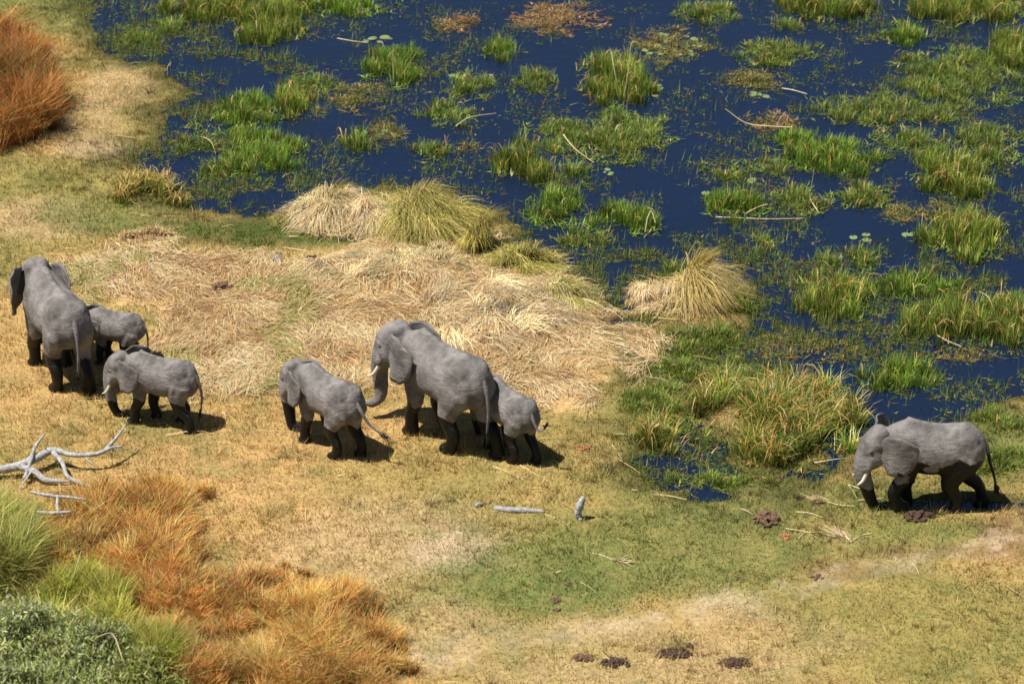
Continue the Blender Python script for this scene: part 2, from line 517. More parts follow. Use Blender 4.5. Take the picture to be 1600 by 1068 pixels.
TORSO = [(-1.34, 1.72, 1.36, .13), (-1.28, 1.93, 1.20, .30), (-1.16, 2.09, 1.08, .42), (-.98, 2.20, 1.01, .50), (-.76, 2.27, 1.00, .55), (-.48, 2.28, .99, .59),
         (-.15, 2.23, .95, .63), (.2, 2.22, .94, .63), (.5, 2.29, .98, .58), (.78, 2.37, 1.06, .50), (1.0, 2.35, 1.16, .42), (1.2, 2.26, 1.30, .34), (1.36, 2.16, 1.45, .27)]

def elephant(name, label, px, py, yaw, sc, feet, head=(0, 0), ears=(30, 30), trunk=None, tusk=.45, tail=None, wetz=.88, wet_extra=None,
             trunk_wet=.5, headk=1.05, bodyk=.87, headz=-.17, group='elephants walking along the bank', wide=1.0):
    """feet: four (x, z, style) for left front, right front, left hind, right hind, in body metres at 2.4 m shoulder height"""
    # ---- trunk of the body, loins and chest
    bm = bmesh.new()
    rings = []
    NR = 28
    for (x, zt, zb, hw) in TORSO:
        zb += .11; hw *= .87
        zc = zb + (zt - zb) * .47
        ring = []
        for k in range(NR):
            th = 2 * PI * k / NR
            cy, sz = math.cos(th), math.sin(th)
            y = hw * wide * math.copysign(abs(cy) ** .88, cy) * (1 - .20 * max(0, sz) ** 1.5)
            z = zc + ((zt - zc) if sz > 0 else (zc - zb)) * math.copysign(abs(sz) ** .95, sz)
            ring.append(Vector((x * bodyk, y, z)))
        rings.append(ring)
    loft(bm, rings)
    tube(bm, [(-1.05 * bodyk, 0, 2.12), (-.7 * bodyk, 0, 2.23), (-.1 * bodyk, 0, 2.21), (.5 * bodyk, 0, 2.28), (.85 * bodyk, 0, 2.36)], [.05, .09, .09, .10, .13], 10)   # spine
    for s in (1, -1):
        ellipsoid(bm, (-.80 * bodyk, .27 * s, 1.96), (.26, .17, .22))                     # hip bone
        ellipsoid(bm, (-.78 * bodyk, .31 * s * wide, 1.58), (.40, .185, .48))              # haunch
        ellipsoid(bm, (.78 * bodyk, .31 * s * wide, 1.64), (.27, .175, .54))               # shoulder
    # ---- legs
    Zk = .92
    for i, (fx, fz, st) in enumerate(feet):
        s = 1 if i % 2 == 0 else -1
        y = .315 * s * wide
        if i < 2:
            top = np.array([.76 * bodyk, y * .95, 1.62]); foot = np.array([fx * bodyk, y * .92, fz])
            if st == 'lift':
                el = np.array([.74 * bodyk + (fx - .6) * .35, y, 1.13])
                wr = np.array([fx * bodyk + .24, y, .50 + fz * .7])
                an = foot + np.array([.06, 0, .10])
                P = [top, el, wr, an, foot + np.array([-.10, 0, .02])]
                rad = [(.22, .30), (.175, .215), (.152, .165), (.14, .15), (.15, .16)]
            else:
                el = top * .58 + foot * .42 + np.array([-.07, 0, -.02]); wr = top * .34 + foot * .66 + np.array([.03, 0, 0])
                an = top * .12 + foot * .88; 
                P = [top, el, wr, an, foot + np.array([.04, 0, .05])]
                rad = [(.22, .31), (.175, .215), (.15, .165), (.145, .15), (.17, .19)]
        else:
            top = np.array([-.78 * bodyk, y, 1.60]); foot = np.array([fx * bodyk, y * .95, fz])
            if st == 'lift':
                kn = top * .5 + foot * .5 + np.array([.25, 0, .12]); hk = top * .18 + foot * .82 + np.array([-.05, 0, .16])
                P = [top, kn, hk, foot + np.array([.0, 0, .06])]
                rad = [(.23, .42), (.18, .23), (.14, .155), (.16, .18)]
            else:
                kn = top * .54 + foot * .46 + np.array([.20, 0, .03]); hk = top * .30 + foot * .70 + np.array([-.05, 0, 0]); an = top * .10 + foot * .90 + np.array([-.02, 0, 0])
                P = [top, kn, hk, an, foot + np.array([.05, 0, .05])]
                rad = [(.23, .43), (.18, .235), (.14, .155), (.14, .15), (.165, .19)]
        tube(bm, P, rad, 16)
        if st != 'lift':
            f = P[-1]
            ellipsoid(bm, (f[0] + .02, f[1], .07), (.20, .175, .10))
    # ---- head, built level then turned on the neck
    hb = bmesh.new()
    k = headk
    tube(hb, [(.85, 0, 1.92), (1.15, 0, 1.93), (1.42, 0, 1.99), (1.6, 0, 2.04)], [(.36, .42), (.31, .38), (.29, .36), (.26, .32)], 18)
    ellipsoid(hb, (1.52, 0, 2.12), (.38, .34, .36))
    for s in (1, -1):
        ellipsoid(hb, (1.46, .11 * s, 2.34), (.22, .16, .16))
        ellipsoid(hb, (1.60, .19 * s, 1.86), (.26, .15, .26))
        ellipsoid(hb, (1.72, .235 * s, 2.10), (.14, .07, .06), Matrix.Rotation(.5, 3, 'Y'))     # brow
        tube(hb, [(1.66, .14 * s, 1.95), (1.85, .17 * s, 1.68), (1.93, .18 * s, 1.55)], [.12, .11, .085], 10)
    ellipsoid(hb, (1.63, 0, 1.60), (.27, .15, .14), Matrix.Rotation(.35, 3, 'Y'))
    tube(hb, [(1.45, 0, 2.30), (1.68, 0, 2.22), (1.85, 0, 1.98), (1.95, 0, 1.74)], [(.24, .16), (.26, .19), (.215, .20), (.18, .19)], 16)
    tr = trunk or [(2.04, 1.40), (2.08, 1.05), (2.08, .72), (2.05, .44), (1.98, .27)]
    tp = [(1.90, 0, 1.84), (1.98, 0, 1.62)] + [(p[0], p[2] if len(p) > 2 else 0, p[1]) for p in tr]
    nt = len(tp)
    trad = [.165 * (1 - j / (nt - 1)) ** .75 + .055 for j in range(nt)]
    tube(hb, tp, trad, 14, 6)
    # ---- ears, tail: thin sheets kept out of the remesh
    piv = Vector((1.15, 0, 1.98))
    HM = Matrix.Translation(piv) @ Matrix.Rotation(R(head[1]), 4, 'Z') @ Matrix.Rotation(R(head[0]), 4, 'Y') @ Matrix.Diagonal((k, k, k, 1)) @ Matrix.Translation(-piv)
    HY = Matrix.Rotation(R(head[1]), 3, 'Z') @ Matrix.Rotation(R(head[0] * .35), 3, 'Y')
    HM = Matrix.Translation(((bodyk - 1) * 1.1, 0, headz)) @ HM
    bmesh.ops.transform(hb, matrix=HM, verts=hb.verts)
    tmp = bpy.data.meshes.new('tmp'); hb.to_mesh(tmp); bm.from_mesh(tmp); hb.free(); bpy.data.meshes.remove(tmp)
    bmesh.ops.recalc_face_normals(bm, faces=bm.faces)
    me = bpy.data.meshes.new('body'); bm.to_mesh(me); bm.free()
    o = bpy.data.objects.new('tmp_body', me); COL.objects.link(o)
    md = o.modifiers.new('r', 'REMESH'); md.mode = 'VOXEL'; md.voxel_size = .037
    ms = o.modifiers.new('s', 'SMOOTH'); ms.factor = .5; ms.iterations = 10
    dg = bpy.context.evaluated_depsgraph_get()
    me2 = bpy.data.meshes.new_from_object(o.evaluated_get(dg))
    bpy.data.objects.remove(o)
    bm = bmesh.new(); bm.from_mesh(me2)
    for v in bm.verts:
        if v.co.z < .012: v.co.z = .004
    # loose folded skin: shallow folds that hang down and back
    bm.normal_update()
    P_ = np.array([v.co[:] for v in bm.verts])
    fold = fbm(P_[:, 0] * 5.5 + P_[:, 2] * 2.0, P_[:, 2] * 1.6 + P_[:, 1] * 3 + px, 1.0, 61, 3) - .5
    lump = fbm(P_[:, 0] * 1.7 + P_[:, 1], P_[:, 2] * 1.9 - P_[:, 1] + px, 1.0, 67, 3) - .5
    hang = .6 + .9 * np.exp(-((P_[:, 0] + .55) / .35) ** 2 - ((P_[:, 2] - 1.25) / .4) ** 2) + .5 * np.exp(-((P_[:, 0] - 1.0) / .3) ** 2)
    amp = np.where(P_[:, 2] > .1, .042 * hang * fold + .055 * lump, 0)
    for v, q in zip(bm.verts, amp): v.co += v.normal * float(q)
    nbody = len(bm.verts)
    # ears
    out = [(0, .02), (.03, .22), (.14, .36), (.34, .43), (.58, .41), (.80, .31), (.93, .12), (.96, -.12), (.92, -.38), (.83, -.60), (.68, -.75), (.48, -.81), (.30, -.78), (.16, -.65), (.07, -.46), (.02, -.25)]
    cen = (.40, -.14)
    for s, fl in ((1, ears[0]), (-1, ears[1])):
        root = Vector((1.48, .29 * s, 2.20))
        fa = R(fl)
        u = Vector((-math.cos(fa), s * math.sin(fa), 0)); nrm = Vector((math.sin(fa), s * math.cos(fa), 0))
        NRg, NA = 7, 48
        dense = catmull([np.array(p) for p in out] + [np.array(out[0])], 3)[:-1]
        NA = len(dense)
        def pt(r, j, off):
            a = cen[0] + (dense[j][0] - cen[0]) * r; b = cen[1] + (dense[j][1] - cen[1]) * r
            bul = .09 * math.sin(min(a, .95) / .95 * PI) - .10 * max(0, a - .35) ** 2 + .05 * max(0, -b - .2)
            bul += .022 * math.sin(j * .9 + s) * r ** 4 + .012 * math.sin(a * 19 + b * 7)
            b2 = b * .92 if b < 0 else b * .74
            b2 -= .16 * a
            a2 = a * 1.0 + .14 * b
            return HM @ root + (HY @ (u * a2 + Vector((0, 0, b2)) + nrm * (bul + off - .06 * max(0, b)))) * k * .92
        th = .026
        sides = []
        for sg in (1, -1):
            c = bm.verts.new(pt(0, 0, sg * th))
            rg = []
            for q in range(1, NRg + 1):
                r = q / NRg
                rg.append([bm.verts.new(pt(r, j, sg * th * (1.25 - .55 * r))) for j in range(NA)])
            for j in range(NA):
                bm.faces.new((c, rg[0][j], rg[0][(j + 1) % NA]))
                for a, b in zip(rg[:-1], rg[1:]):
                    bm.faces.new((a[j], b[j], b[(j + 1) % NA], a[(j + 1) % NA]))
            sides.append(rg[-1])
        for j in range(NA):
            bm.faces.new((sides[0][j], sides[1][j], sides[1][(j + 1) % NA], sides[0][(j + 1) % NA]))
    # tail
    tl = tail or [(-1.40, 0, 1.62), (-1.46, 0, 1.25), (-1.45, 0, .95), (-1.42, 0, .70)]
    tl = [(p[0] * (bodyk if p[0] < -1 else 1), p[1], p[2]) for p in tl]
    near_ = len(bm.verts)
    tube(bm, [(-1.05 * bodyk, 0, 1.93), (-1.27 * bodyk, 0, 1.82)] + tl, [.10, .07] + [.05 - .028 * j / (len(tl) - 1) for j in range(len(tl))], 8, 4)
    bmesh.ops.recalc_face_normals(bm, faces=bm.faces)
    me3 = bpy.data.meshes.new('body'); bm.to_mesh(me3); bm.free()
    n = len(me3.vertices)
    me3.polygons.foreach_set('use_smooth', np.ones(len(me3.polygons), bool))
    co = np.zeros(n * 3, np.float32); me3.vertices.foreach_get('co', co); co = co.reshape(-1, 3)
    # wet: below the wading line; 1 wet .. 0 dry, the edge broken up in the material
    x, y, z = co[:, 0], co[:, 1], co[:, 2]
    wz = np.where(x > 1.55 * bodyk, trunk_wet, np.where(x < -.2, wetz, wetz * .97)) + (fbm(x * 3 + y * 2, z * .8 + y * 3, 1, 7, 3) - .5) * .36
    wet = np.clip((wz - z) / .12 + .5, 0, 1)
    wet[(x < -1.3 * bodyk) & (np.abs(y) < .12) & (z > .5)] = 0
    if wet_extra is not None: wet = np.maximum(wet, wet_extra(x, y, z))
    if wet_extra is not None:
        e_ = slice(nbody, near_); wet[e_] = .62 * sm(1.55, 1.30, z[e_]) * sm(.50, .62, fbm(x[e_] * 3, z[e_] * 3, 1.6, 5, 3))
    else: wet[nbody:near_] = 0
    at_ = me3.attributes.new('wet', 'FLOAT', 'POINT'); at_.data.foreach_set('value', wet.astype(np.float32))
    me3.materials.append(M_SKIN)
    g0 = at(px, py, .12)
    gzz = float(gz(g0[0], g0[1])[0])
    root = empty(name, (g0[0], g0[1], max(gzz, -.12) - .02), R(yaw))
    root.scale = (sc, sc, sc)
    tag(root, label, 'elephant', group)
    link('body', me3, None, root)
    # tusks, eyes, tail hair
    for s in (1, -1):
        if tusk:
            tb = bmesh.new()
            P = [HM @ Vector(p) for p in ((1.88, .175 * s, 1.62), (1.97, .20 * s, 1.47), (2.08, .225 * s, 1.47 - tusk * .28), (2.22, .24 * s, 1.47 - tusk * .40))]
            P[3] = P[2] + (P[3] - P[2]) * (tusk / .45)
            tube(tb, P, [.045, .045, .036, .012], 10, 4)
            bmesh.ops.recalc_face_normals(tb, faces=tb.faces)
            tm = bpy.data.meshes.new('tusk'); tb.to_mesh(tm); tb.free()
            tm.polygons.foreach_set('use_smooth', np.ones(len(tm.polygons), bool))
            link('tusk', tm, M_TUSK, root)
        eb = bmesh.new(); ellipsoid(eb, HM @ Vector((1.735, .275 * s, 2.03)), (.042, .03, .034))
        em = bpy.data.meshes.new('eye'); eb.to_mesh(em); eb.free(); link('eye', em, M_EYE, root)
    hb = bmesh.new()
    e, d = Vector(tl[-1]), Vector(tl[-1]) - Vector(tl[-2]); d.normalize()
    for q in range(26):
        r = Vector((random.gauss(0, .03), random.gauss(0, .03), random.gauss(0, .03)))
        a = e - d * random.uniform(0, .16); L = random.uniform(.12, .3)
        p2 = a + d * L + Vector((r.x * 1.6, r.y * 1.6, -.1 * L))
        tube(hb, [a + r * .3, a + d * L * .5 + r, p2], [.012, .010, .003], 4, 2)
    hm = bpy.data.meshes.new('tail_hair'); hb.to_mesh(hm); hb.free(); link('tail_hair', hm, M_HAIR, root)
    return root

PL = 'plant'
elephant('elephant', 'biggest leftmost grey elephant seen from behind with ears spread', 96, 592, 117, 1.15,
         [(.95, 0, PL), (.55, 0, PL), (-.62, 0, PL), (-1.12, 0, PL)], head=(6, -8), ears=(30, 18), tusk=.4, wetz=.86, wide=1.02,
         tail=[(-1.40, 0, 1.55), (-1.44, .0, 1.2), (-1.42, .02, .85), (-1.40, .03, .62)])
elephant('elephant', 'small elephant calf half hidden behind the leftmost adult, head in its shade', 186, 568, 166, .64,
         [(.75, 0, PL), (.55, 0, PL), (-.6, 0, PL), (-.9, 0, PL)], head=(10, 10), ears=(34, 10), tusk=0, wetz=1.0, headk=1.1, wide=1.06)
elephant('elephant', 'young elephant with one white tusk showing, walking in front of the small calf', 258, 664, 161, .80,
         [(1.02, 0, PL), (.42, 0, PL), (-1.12, 0, PL), (-.55, 0, PL)], head=(12, 4), ears=(28, 40), tusk=.42, wetz=.98, trunk_wet=.55,
         trunk=[(2.06, 1.30), (2.08, 1.0), (2.07, .72), (2.0, .52), (1.84, .50), (1.70, .58)],
         tail=[(-1.40, 0, 1.55), (-1.48, .0, 1.2), (-1.46, .02, .9), (-1.40, .03, .62)])
elephant('elephant', 'tuskless young elephant with curled trunk tip and tail swung out, alone in mid bank', 518, 702, 134, .885,
         [(.86, 0, PL), (.38, .22, 'lift'), (-.55, 0, PL), (-1.05, 0, PL)], head=(16, 6), ears=(28, 0), tusk=0, wetz=.90, trunk_wet=.9,
         trunk=[(2.04, 1.28), (2.08, .98), (2.10, .72), (2.04, .50), (1.88, .44), (1.78, .56), (1.86, .68)],
         tail=[(-1.46, -.02, 1.62), (-1.62, -.10, 1.35), (-1.82, -.24, 1.12), (-2.0, -.36, .98)])
elephant('elephant', 'large grey adult elephant with trunk reaching forward, a calf at its tail', 698, 692, 135, 1.16,
         [(.88, 0, PL), (.42, .20, 'lift'), (-.45, 0, PL), (-1.45, 0, PL)], head=(8, 12), ears=(28, 0), tusk=.42, wetz=.80, trunk_wet=.0,
         headz=-.10,
         trunk=[(2.05, 1.38), (2.07, 1.12, 0), (2.08, .92, .02), (2.12, .76, .08), (2.22, .68, .18), (2.32, .72, .28)],
         tail=[(-1.40, 0, 1.55), (-1.44, .0, 1.2), (-1.43, .02, .9), (-1.42, .03, .66)])
elephant('elephant', 'calf following close behind the large adult, its head hidden by it', 796, 710, 128, .78,
         [(.8, 0, PL), (.5, 0, PL), (-.62, 0, PL), (-1.15, 0, PL)], head=(14, 0), ears=(20, 0), tusk=0, wetz=1.0, wide=1.0,
         tail=[(-1.42, -.02, 1.58), (-1.56, -.06, 1.42), (-1.74, -.12, 1.46), (-1.84, -.16, 1.62)])

def wet_side(x, y, z):
    n = fbm(x * 2.2 + 5, z * 2.2 + y, 1, 33, 4)
    belly = sm(1.72, 1.48, z + (n - .5) * .6) * sm(1.25, .9, x)
    island = sm(.55, .25, ((x - .15) / .36) ** 2 + ((z - 1.36) / .20) ** 2 + (n - .5) * .8)      # dried patch on the flank
    knee = sm(.9, .2, ((x - .80) / .22) ** 2 + ((z - 1.15) / .26) ** 2 + (fbm(x * 6, z * 6 + y * 4, 1, 35, 3) - .5) * 2.2)
    return np.clip(belly - island * .8 - knee * .7, 0, 1) * .95

elephant('elephant', 'elephant with two tusks and wet black belly at the water, far right', 1457, 790, 181, 1.03, headk=.98, bodyk=.84, feet=
         [(.86, .24, 'lift'), (.66, 0, PL), (-.42, 0, PL), (-1.45, 0, PL)], head=(13, 8), ears=(30, 60), tusk=.46, wetz=1.0, wet_extra=wet_side, trunk_wet=.72,
         trunk=[(2.00, 1.30), (1.97, 1.0), (1.94, .72), (1.90, .46), (1.82, .32), (1.70, .32), (1.64, .42)],
         tail=[(-1.40, 0, 1.60), (-1.50, .0, 1.25), (-1.62, .0, .95), (-1.70, .0, .62)])

# ------------------------------------------------------------------ turf, straw, sparse reeds (nobody could count them)
KEEP = [(1205, 665, 120, 70)]
def turf():
    n = 620000
    x, y = scatter(n)
    h = gz(x, y)
    k = h > .012
    x, y, h = x[k], y[k], h[k]
    c, ws = ground_c(x, y, h)
    n1 = fbm(x, y, 1.3, 91, 4); n2 = fbm(x, y, 4.0, 95, 3)
    bare = np.clip(line_d(PATH, x, y) / .8, .4, 1)
    sand = c[:, 0] / (c[:, 1] + 1e-6)
    keep = RNG.random(len(x)) < bare * (.35 + 1.0 * n2) * np.where(ws > .5, .35, 1)
    x, y, h, c, n1, n2 = x[keep], y[keep], h[keep], c[keep], n1[keep], n2[keep]
    N = len(x)
    L = (.05 + .11 * np.clip(n1 * 1.6 - .35, 0, 1)) * RNG.uniform(.6, 1.5, N)
    a = RNG.uniform(0, 2 * PI, N); le = RNG.uniform(.2, 1.0, N) * L
    P0 = np.stack([x, y, h - .01], 1)
    P2 = P0 + np.stack([np.cos(a) * le, np.sin(a) * le, L], 1)
    P1 = (P0 + P2) * .5
    cc = jitter(c * 1.3, N, .24, .07)
    gsw = RNG.random(N) < .14
    cc[gsw] = cc[gsw] * np.array([.62, .9, .55])
    rb = Ribbons(); rb.add(P0, P1, P2, .022 * RNG.uniform(.6, 1.4, N), cc * .9, cc * 1.1, K=1)
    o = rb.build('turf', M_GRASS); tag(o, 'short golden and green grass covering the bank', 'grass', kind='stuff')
turf()

S_COLS = [alb(248, 226, 176), alb(242, 208, 148), alb(230, 188, 124), alb(198, 156, 104), alb(196, 186, 112)]
def straw():
    n = 460000
    x, y = RNG.uniform(-14, 5, n), RNG.uniform(-8, 10.5, n)
    s = poly_sd(STRAW, x, y) + (fbm(x, y, .8, 105, 4) - .5) * 3.4
    dn = fbm(x, y, .55, 111, 4)
    keep = RNG.random(n) < sm(-.9, 1.1, s) * (.15 + 1.2 * sm(.30, .62, dn))
    x, y, dn = x[keep], y[keep], dn[keep]
    N = len(x); h = gz(x, y)
    ok = h > .0
    x, y, dn, h = x[ok], y[ok], dn[ok], h[ok]; N = len(x)
    L = RNG.gamma(3, .13, N) + .12
    A = (fbm(x, y, .33, 121, 3) - .5) * 7.5 + (fbm(x, y, 1.2, 131, 2) - .5) * 4.0 + RNG.normal(0, .42, N) + np.where(RNG.random(N) < .5, PI, 0)
    d = np.stack([np.cos(A), np.sin(A)], 1)
    up = np.abs(RNG.normal(0, .06, N)) + .015 + .10 * np.clip(dn - .5, 0, 1)
    bend = RNG.normal(0, .22, N) * L
    P0 = np.stack([x - d[:, 0] * L / 2, y - d[:, 1] * L / 2, np.zeros(N)], 1)
    P2 = np.stack([x + d[:, 0] * L / 2, y + d[:, 1] * L / 2, np.zeros(N)], 1)
    P1 = np.stack([x - d[:, 1] * bend, y + d[:, 0] * bend, h + up * 2.2], 1)
    P0[:, 2] = gz(P0[:, 0], P0[:, 1]) + np.abs(RNG.normal(0, .03, N)) + .005
    P2[:, 2] = gz(P2[:, 0], P2[:, 1]) + np.abs(RNG.normal(0, .05, N)) + .005
    tone = fbm(x, y, .9, 141, 4)
    wt = RNG.random(N) + (tone - .5) * 1.6
    idx = np.clip((wt * 5).astype(int), 0, 4)
    idx = np.array([0, 1, 0, 2, 3])[idx]
    g_ = (fbm(x, y, .7, 151, 4) > .66) & (RNG.random(N) < .7); idx[g_] = 4
    cc = jitter(np.array(S_COLS)[idx], N, .16)
    sd_ = np.stack([-d[:, 1], d[:, 0], RNG.normal(0, .5, N)], 1)
    rb = Ribbons(); rb.add(P0, P1, P2, RNG.uniform(.008, .020, N), cc * .85, cc, K=2, side=sd_, taper=.5)
    o = rb.build('trampled_straw', M_STRAW); tag(o, 'bed of trampled bleached straw behind the herd', 'straw', kind='stuff')
    # strays scattered over the bank around the bed
    n = 5200
    x, y = scatter(n); h = gz(x, y)
    s = poly_sd(STRAW, x, y)
    keep = (h > .02) & (RNG.random(n) < np.exp(np.minimum(s, 0) / 2.2) + .05)
    x, y, h = x[keep], y[keep], h[keep]; N = len(x)
    A = RNG.normal(-.5, .7, N); L = RNG.uniform(.2, 1.1, N)
    d = np.stack([np.cos(A), np.sin(A)], 1)
    P0 = np.stack([x, y, h + .05], 1); x2, y2 = x + d[:, 0] * L, y + d[:, 1] * L
    P2 = np.stack([x2, y2, gz(x2, y2) + .06], 1); P1 = (P0 + P2) / 2 + np.stack([RNG.normal(0, .06, N), RNG.normal(0, .06, N), np.full(N, .05)], 1)
    cc = pick(S_COLS[:3], [3, 2, 1], N)
    rb = Ribbons(); rb.add(P0, P1, P2, RNG.uniform(.012, .03, N), cc, cc, K=2, taper=.4)
    o = rb.build('stray_straw', M_STRAW); tag(o, 'loose straws strewn over the short grass', 'straw', kind='stuff')
straw()

def dry_tufts():
    n = 7000
    x, y = scatter(n); h = gz(x, y)
    s = poly_sd(STRAW, x, y); dp = line_d(PATH, x, y)
    f = fbm(x, y, .5, 171, 4)
    k = (h > .05) & (s < .3) & (dp > .5) & (RNG.random(n) < sm(.42, .66, f) * .9 + .06)
    x, y = x[k], y[k]; m = len(x)
    cb, _ = ground_c(x, y)
    sz = RNG.uniform(.5, 1.4, m); ln = RNG.uniform(0, 2 * PI, m)
    i = np.repeat(np.arange(m), 22); N = len(i)
    r = np.abs(RNG.normal(0, .09, N)) * sz[i]; a = RNG.uniform(0, 2 * PI, N)
    px_, py_ = x[i] + r * np.cos(a), y[i] + r * np.sin(a)
    L = .17 * sz[i] * RNG.uniform(.5, 1.3, N)
    P0 = np.stack([px_, py_, gz(px_, py_) - .01], 1)
    P2 = P0 + np.stack([np.cos(a) * L * .7 + np.cos(ln[i]) * L * .4, np.sin(a) * L * .7 + np.sin(ln[i]) * L * .4, L], 1)
    P1 = P0 + (P2 - P0) * np.array([.3, .3, .7])
    cc = jitter((cb * 1.25 * np.exp(RNG.normal(0, .22, (m, 1))))[i], N, .18)
    rb = Ribbons(); rb.add(P0, P1, P2, .018 * RNG.uniform(.6, 1.5, N), cc * .85, cc * 1.1, K=2)
    o = rb.build('dry_grass_tufts', M_GRASS); tag(o, 'little dry grass tufts dotted over the golden bank', 'grass', kind='stuff')
dry_tufts()

# how thickly small weeds stand in open water: (px, py, rx, ry, weight)
REEDY = [(330, 150, 160, 110, .9), (500, 200, 150, 70, .55), (350, 290, 130, 40, .9), (600, 60, 130, 40, .18), (700, 120, 120, 60, .25), (650, 260, 160, 30, .35), (820, 320, 110, 60, .6),
         (960, 420, 150, 50, .9), (1200, 420, 200, 50, .7), (1300, 520, 220, 70, 1.0), (1180, 560, 120, 60, 1.0), (1500, 460, 200, 90, .8), (1480, 590, 160, 30, .7), (1050, 480, 120, 40, .8),
         (1280, 190, 180, 90, .25), (1400, 300, 260, 120, .35), (1500, 100, 200, 100, .45), (900, 170, 140, 70, .15), (1040, 80, 90, 60, .2), (240, 60, 90, 40, .8), (1060, 690, 90, 60, 1.0), (1560, 700, 90, 40, 1.0), (820, 60, 120, 50, .12),
         (480, 290, 100, 25, .7)]
C_M = [alb(112, 140, 60), alb(146, 166, 78), alb(92, 116, 52), alb(176, 170, 104), alb(172, 138, 96)]
def water_weeds():
    n = 1300000
    x, y = scatter(n); h = gz(x, y)
    k = h < .05
    x, y, h = x[k], y[k], h[k]
    w = np.zeros(len(x))
    for (a, b, rx, ry, s) in REEDY: w = np.maximum(w, s * np.exp(-blob(a, b, rx, ry, x, y) * .9))
    nz = fbm(x, y, .8, 201, 5); n2 = fbm(x, y, 2.6, 205, 3)
    dens = (w ** .7) * sm(.36, .58, nz + (w - .5) * .16) * sm(.30, .58, n2) + .5 * np.exp(-np.abs(h + .02) / .045) * sm(.3, .6, n2)
    keep = RNG.random(len(x)) < dens * .8
    x, y, nz = x[keep], y[keep], nz[keep]; N = len(x)
    up = RNG.random(N) < .55
    L = np.where(up, RNG.gamma(4, .045, N) + .05, RNG.uniform(.05, .22, N))
    a = RNG.uniform(0, 2 * PI, N); le = np.where(up, RNG.uniform(.1, .7, N), 1.0) * L
    rise = np.where(up, L, .015)
    hw_ = np.maximum(gz(x, y), 0)
    P0 = np.stack([x, y, hw_ + np.where(up, -.02, .006)], 1)
    P2 = P0 + np.stack([np.cos(a) * le, np.sin(a) * le, rise], 1)
    P1 = (P0 + P2) / 2 + np.stack([RNG.normal(0, .02, N), RNG.normal(0, .02, N), np.where(up, L * .15, .01)], 1)
    cc = pick(C_M, [3, 2, 4, 1.2, 1.0], N, .25)
    cc[~up] *= np.array([1.0, .85, .8])
    sd_ = np.stack([-np.sin(a), np.cos(a), np.where(up, RNG.normal(0, .3, N), 0)], 1)
    rb = Ribbons(); rb.add(P0, P1, P2, np.where(up, .019, .036) * RNG.uniform(.6, 1.5, N), cc * .8, cc, K=1, side=sd_)
    o = rb.build('water_weed', M_MARSH); tag(o, 'thin dark green weeds poking out of the shallow water', 'weeds', kind='stuff')
water_weeds()

# ------------------------------------------------------------------ marsh plants, each clump a thing
STY = {  # height, spread, density, colours, weights, width, flat share
    'lush':  (.42, .45, 620, [alb(137, 174, 56), alb(104, 143, 49), alb(181, 204, 93), alb(228, 206, 134)], [4, 4, 2, .6], .022, .15),
    'mid':   (.30, .70, 430, [alb(128, 160, 58), alb(104, 136, 48), alb(164, 178, 82), alb(200, 178, 112), alb(140, 108, 70)], [4.5, 3.5, 2.5, .9, .35], .020, .28),
    'weed':  (.14, .9, 520, [alb(137, 147, 70), alb(113, 127, 60), alb(176, 163, 88), alb(183, 136, 95), alb(137, 99, 74)], [3, 3, 2, 1.4, 1], .024, .55),
    'brown': (.18, 1.1, 420, [alb(193, 145, 102), alb(148, 106, 79), alb(144, 145, 72), alb(235, 195, 141)], [3, 2, 3, 1], .022, .6),
    'tall':  (.62, .40, 560, [alb(137, 170, 60), alb(106, 138, 51), alb(188, 197, 93), alb(240, 204, 122)], [4, 3, 2, 1.2], .024, .1),
    'sedge': (.55, .75, 900, [alb(134, 165, 60), alb(99, 131, 49), alb(235, 195, 106), alb(245, 206, 127)], [4, 3, 1.6, 1.2], .026, .12),
    'bank':  (.22, .7, 620, [alb(134, 161, 63), alb(113, 136, 56), alb(169, 170, 83)], [3, 2, 2], .022, .2),
}
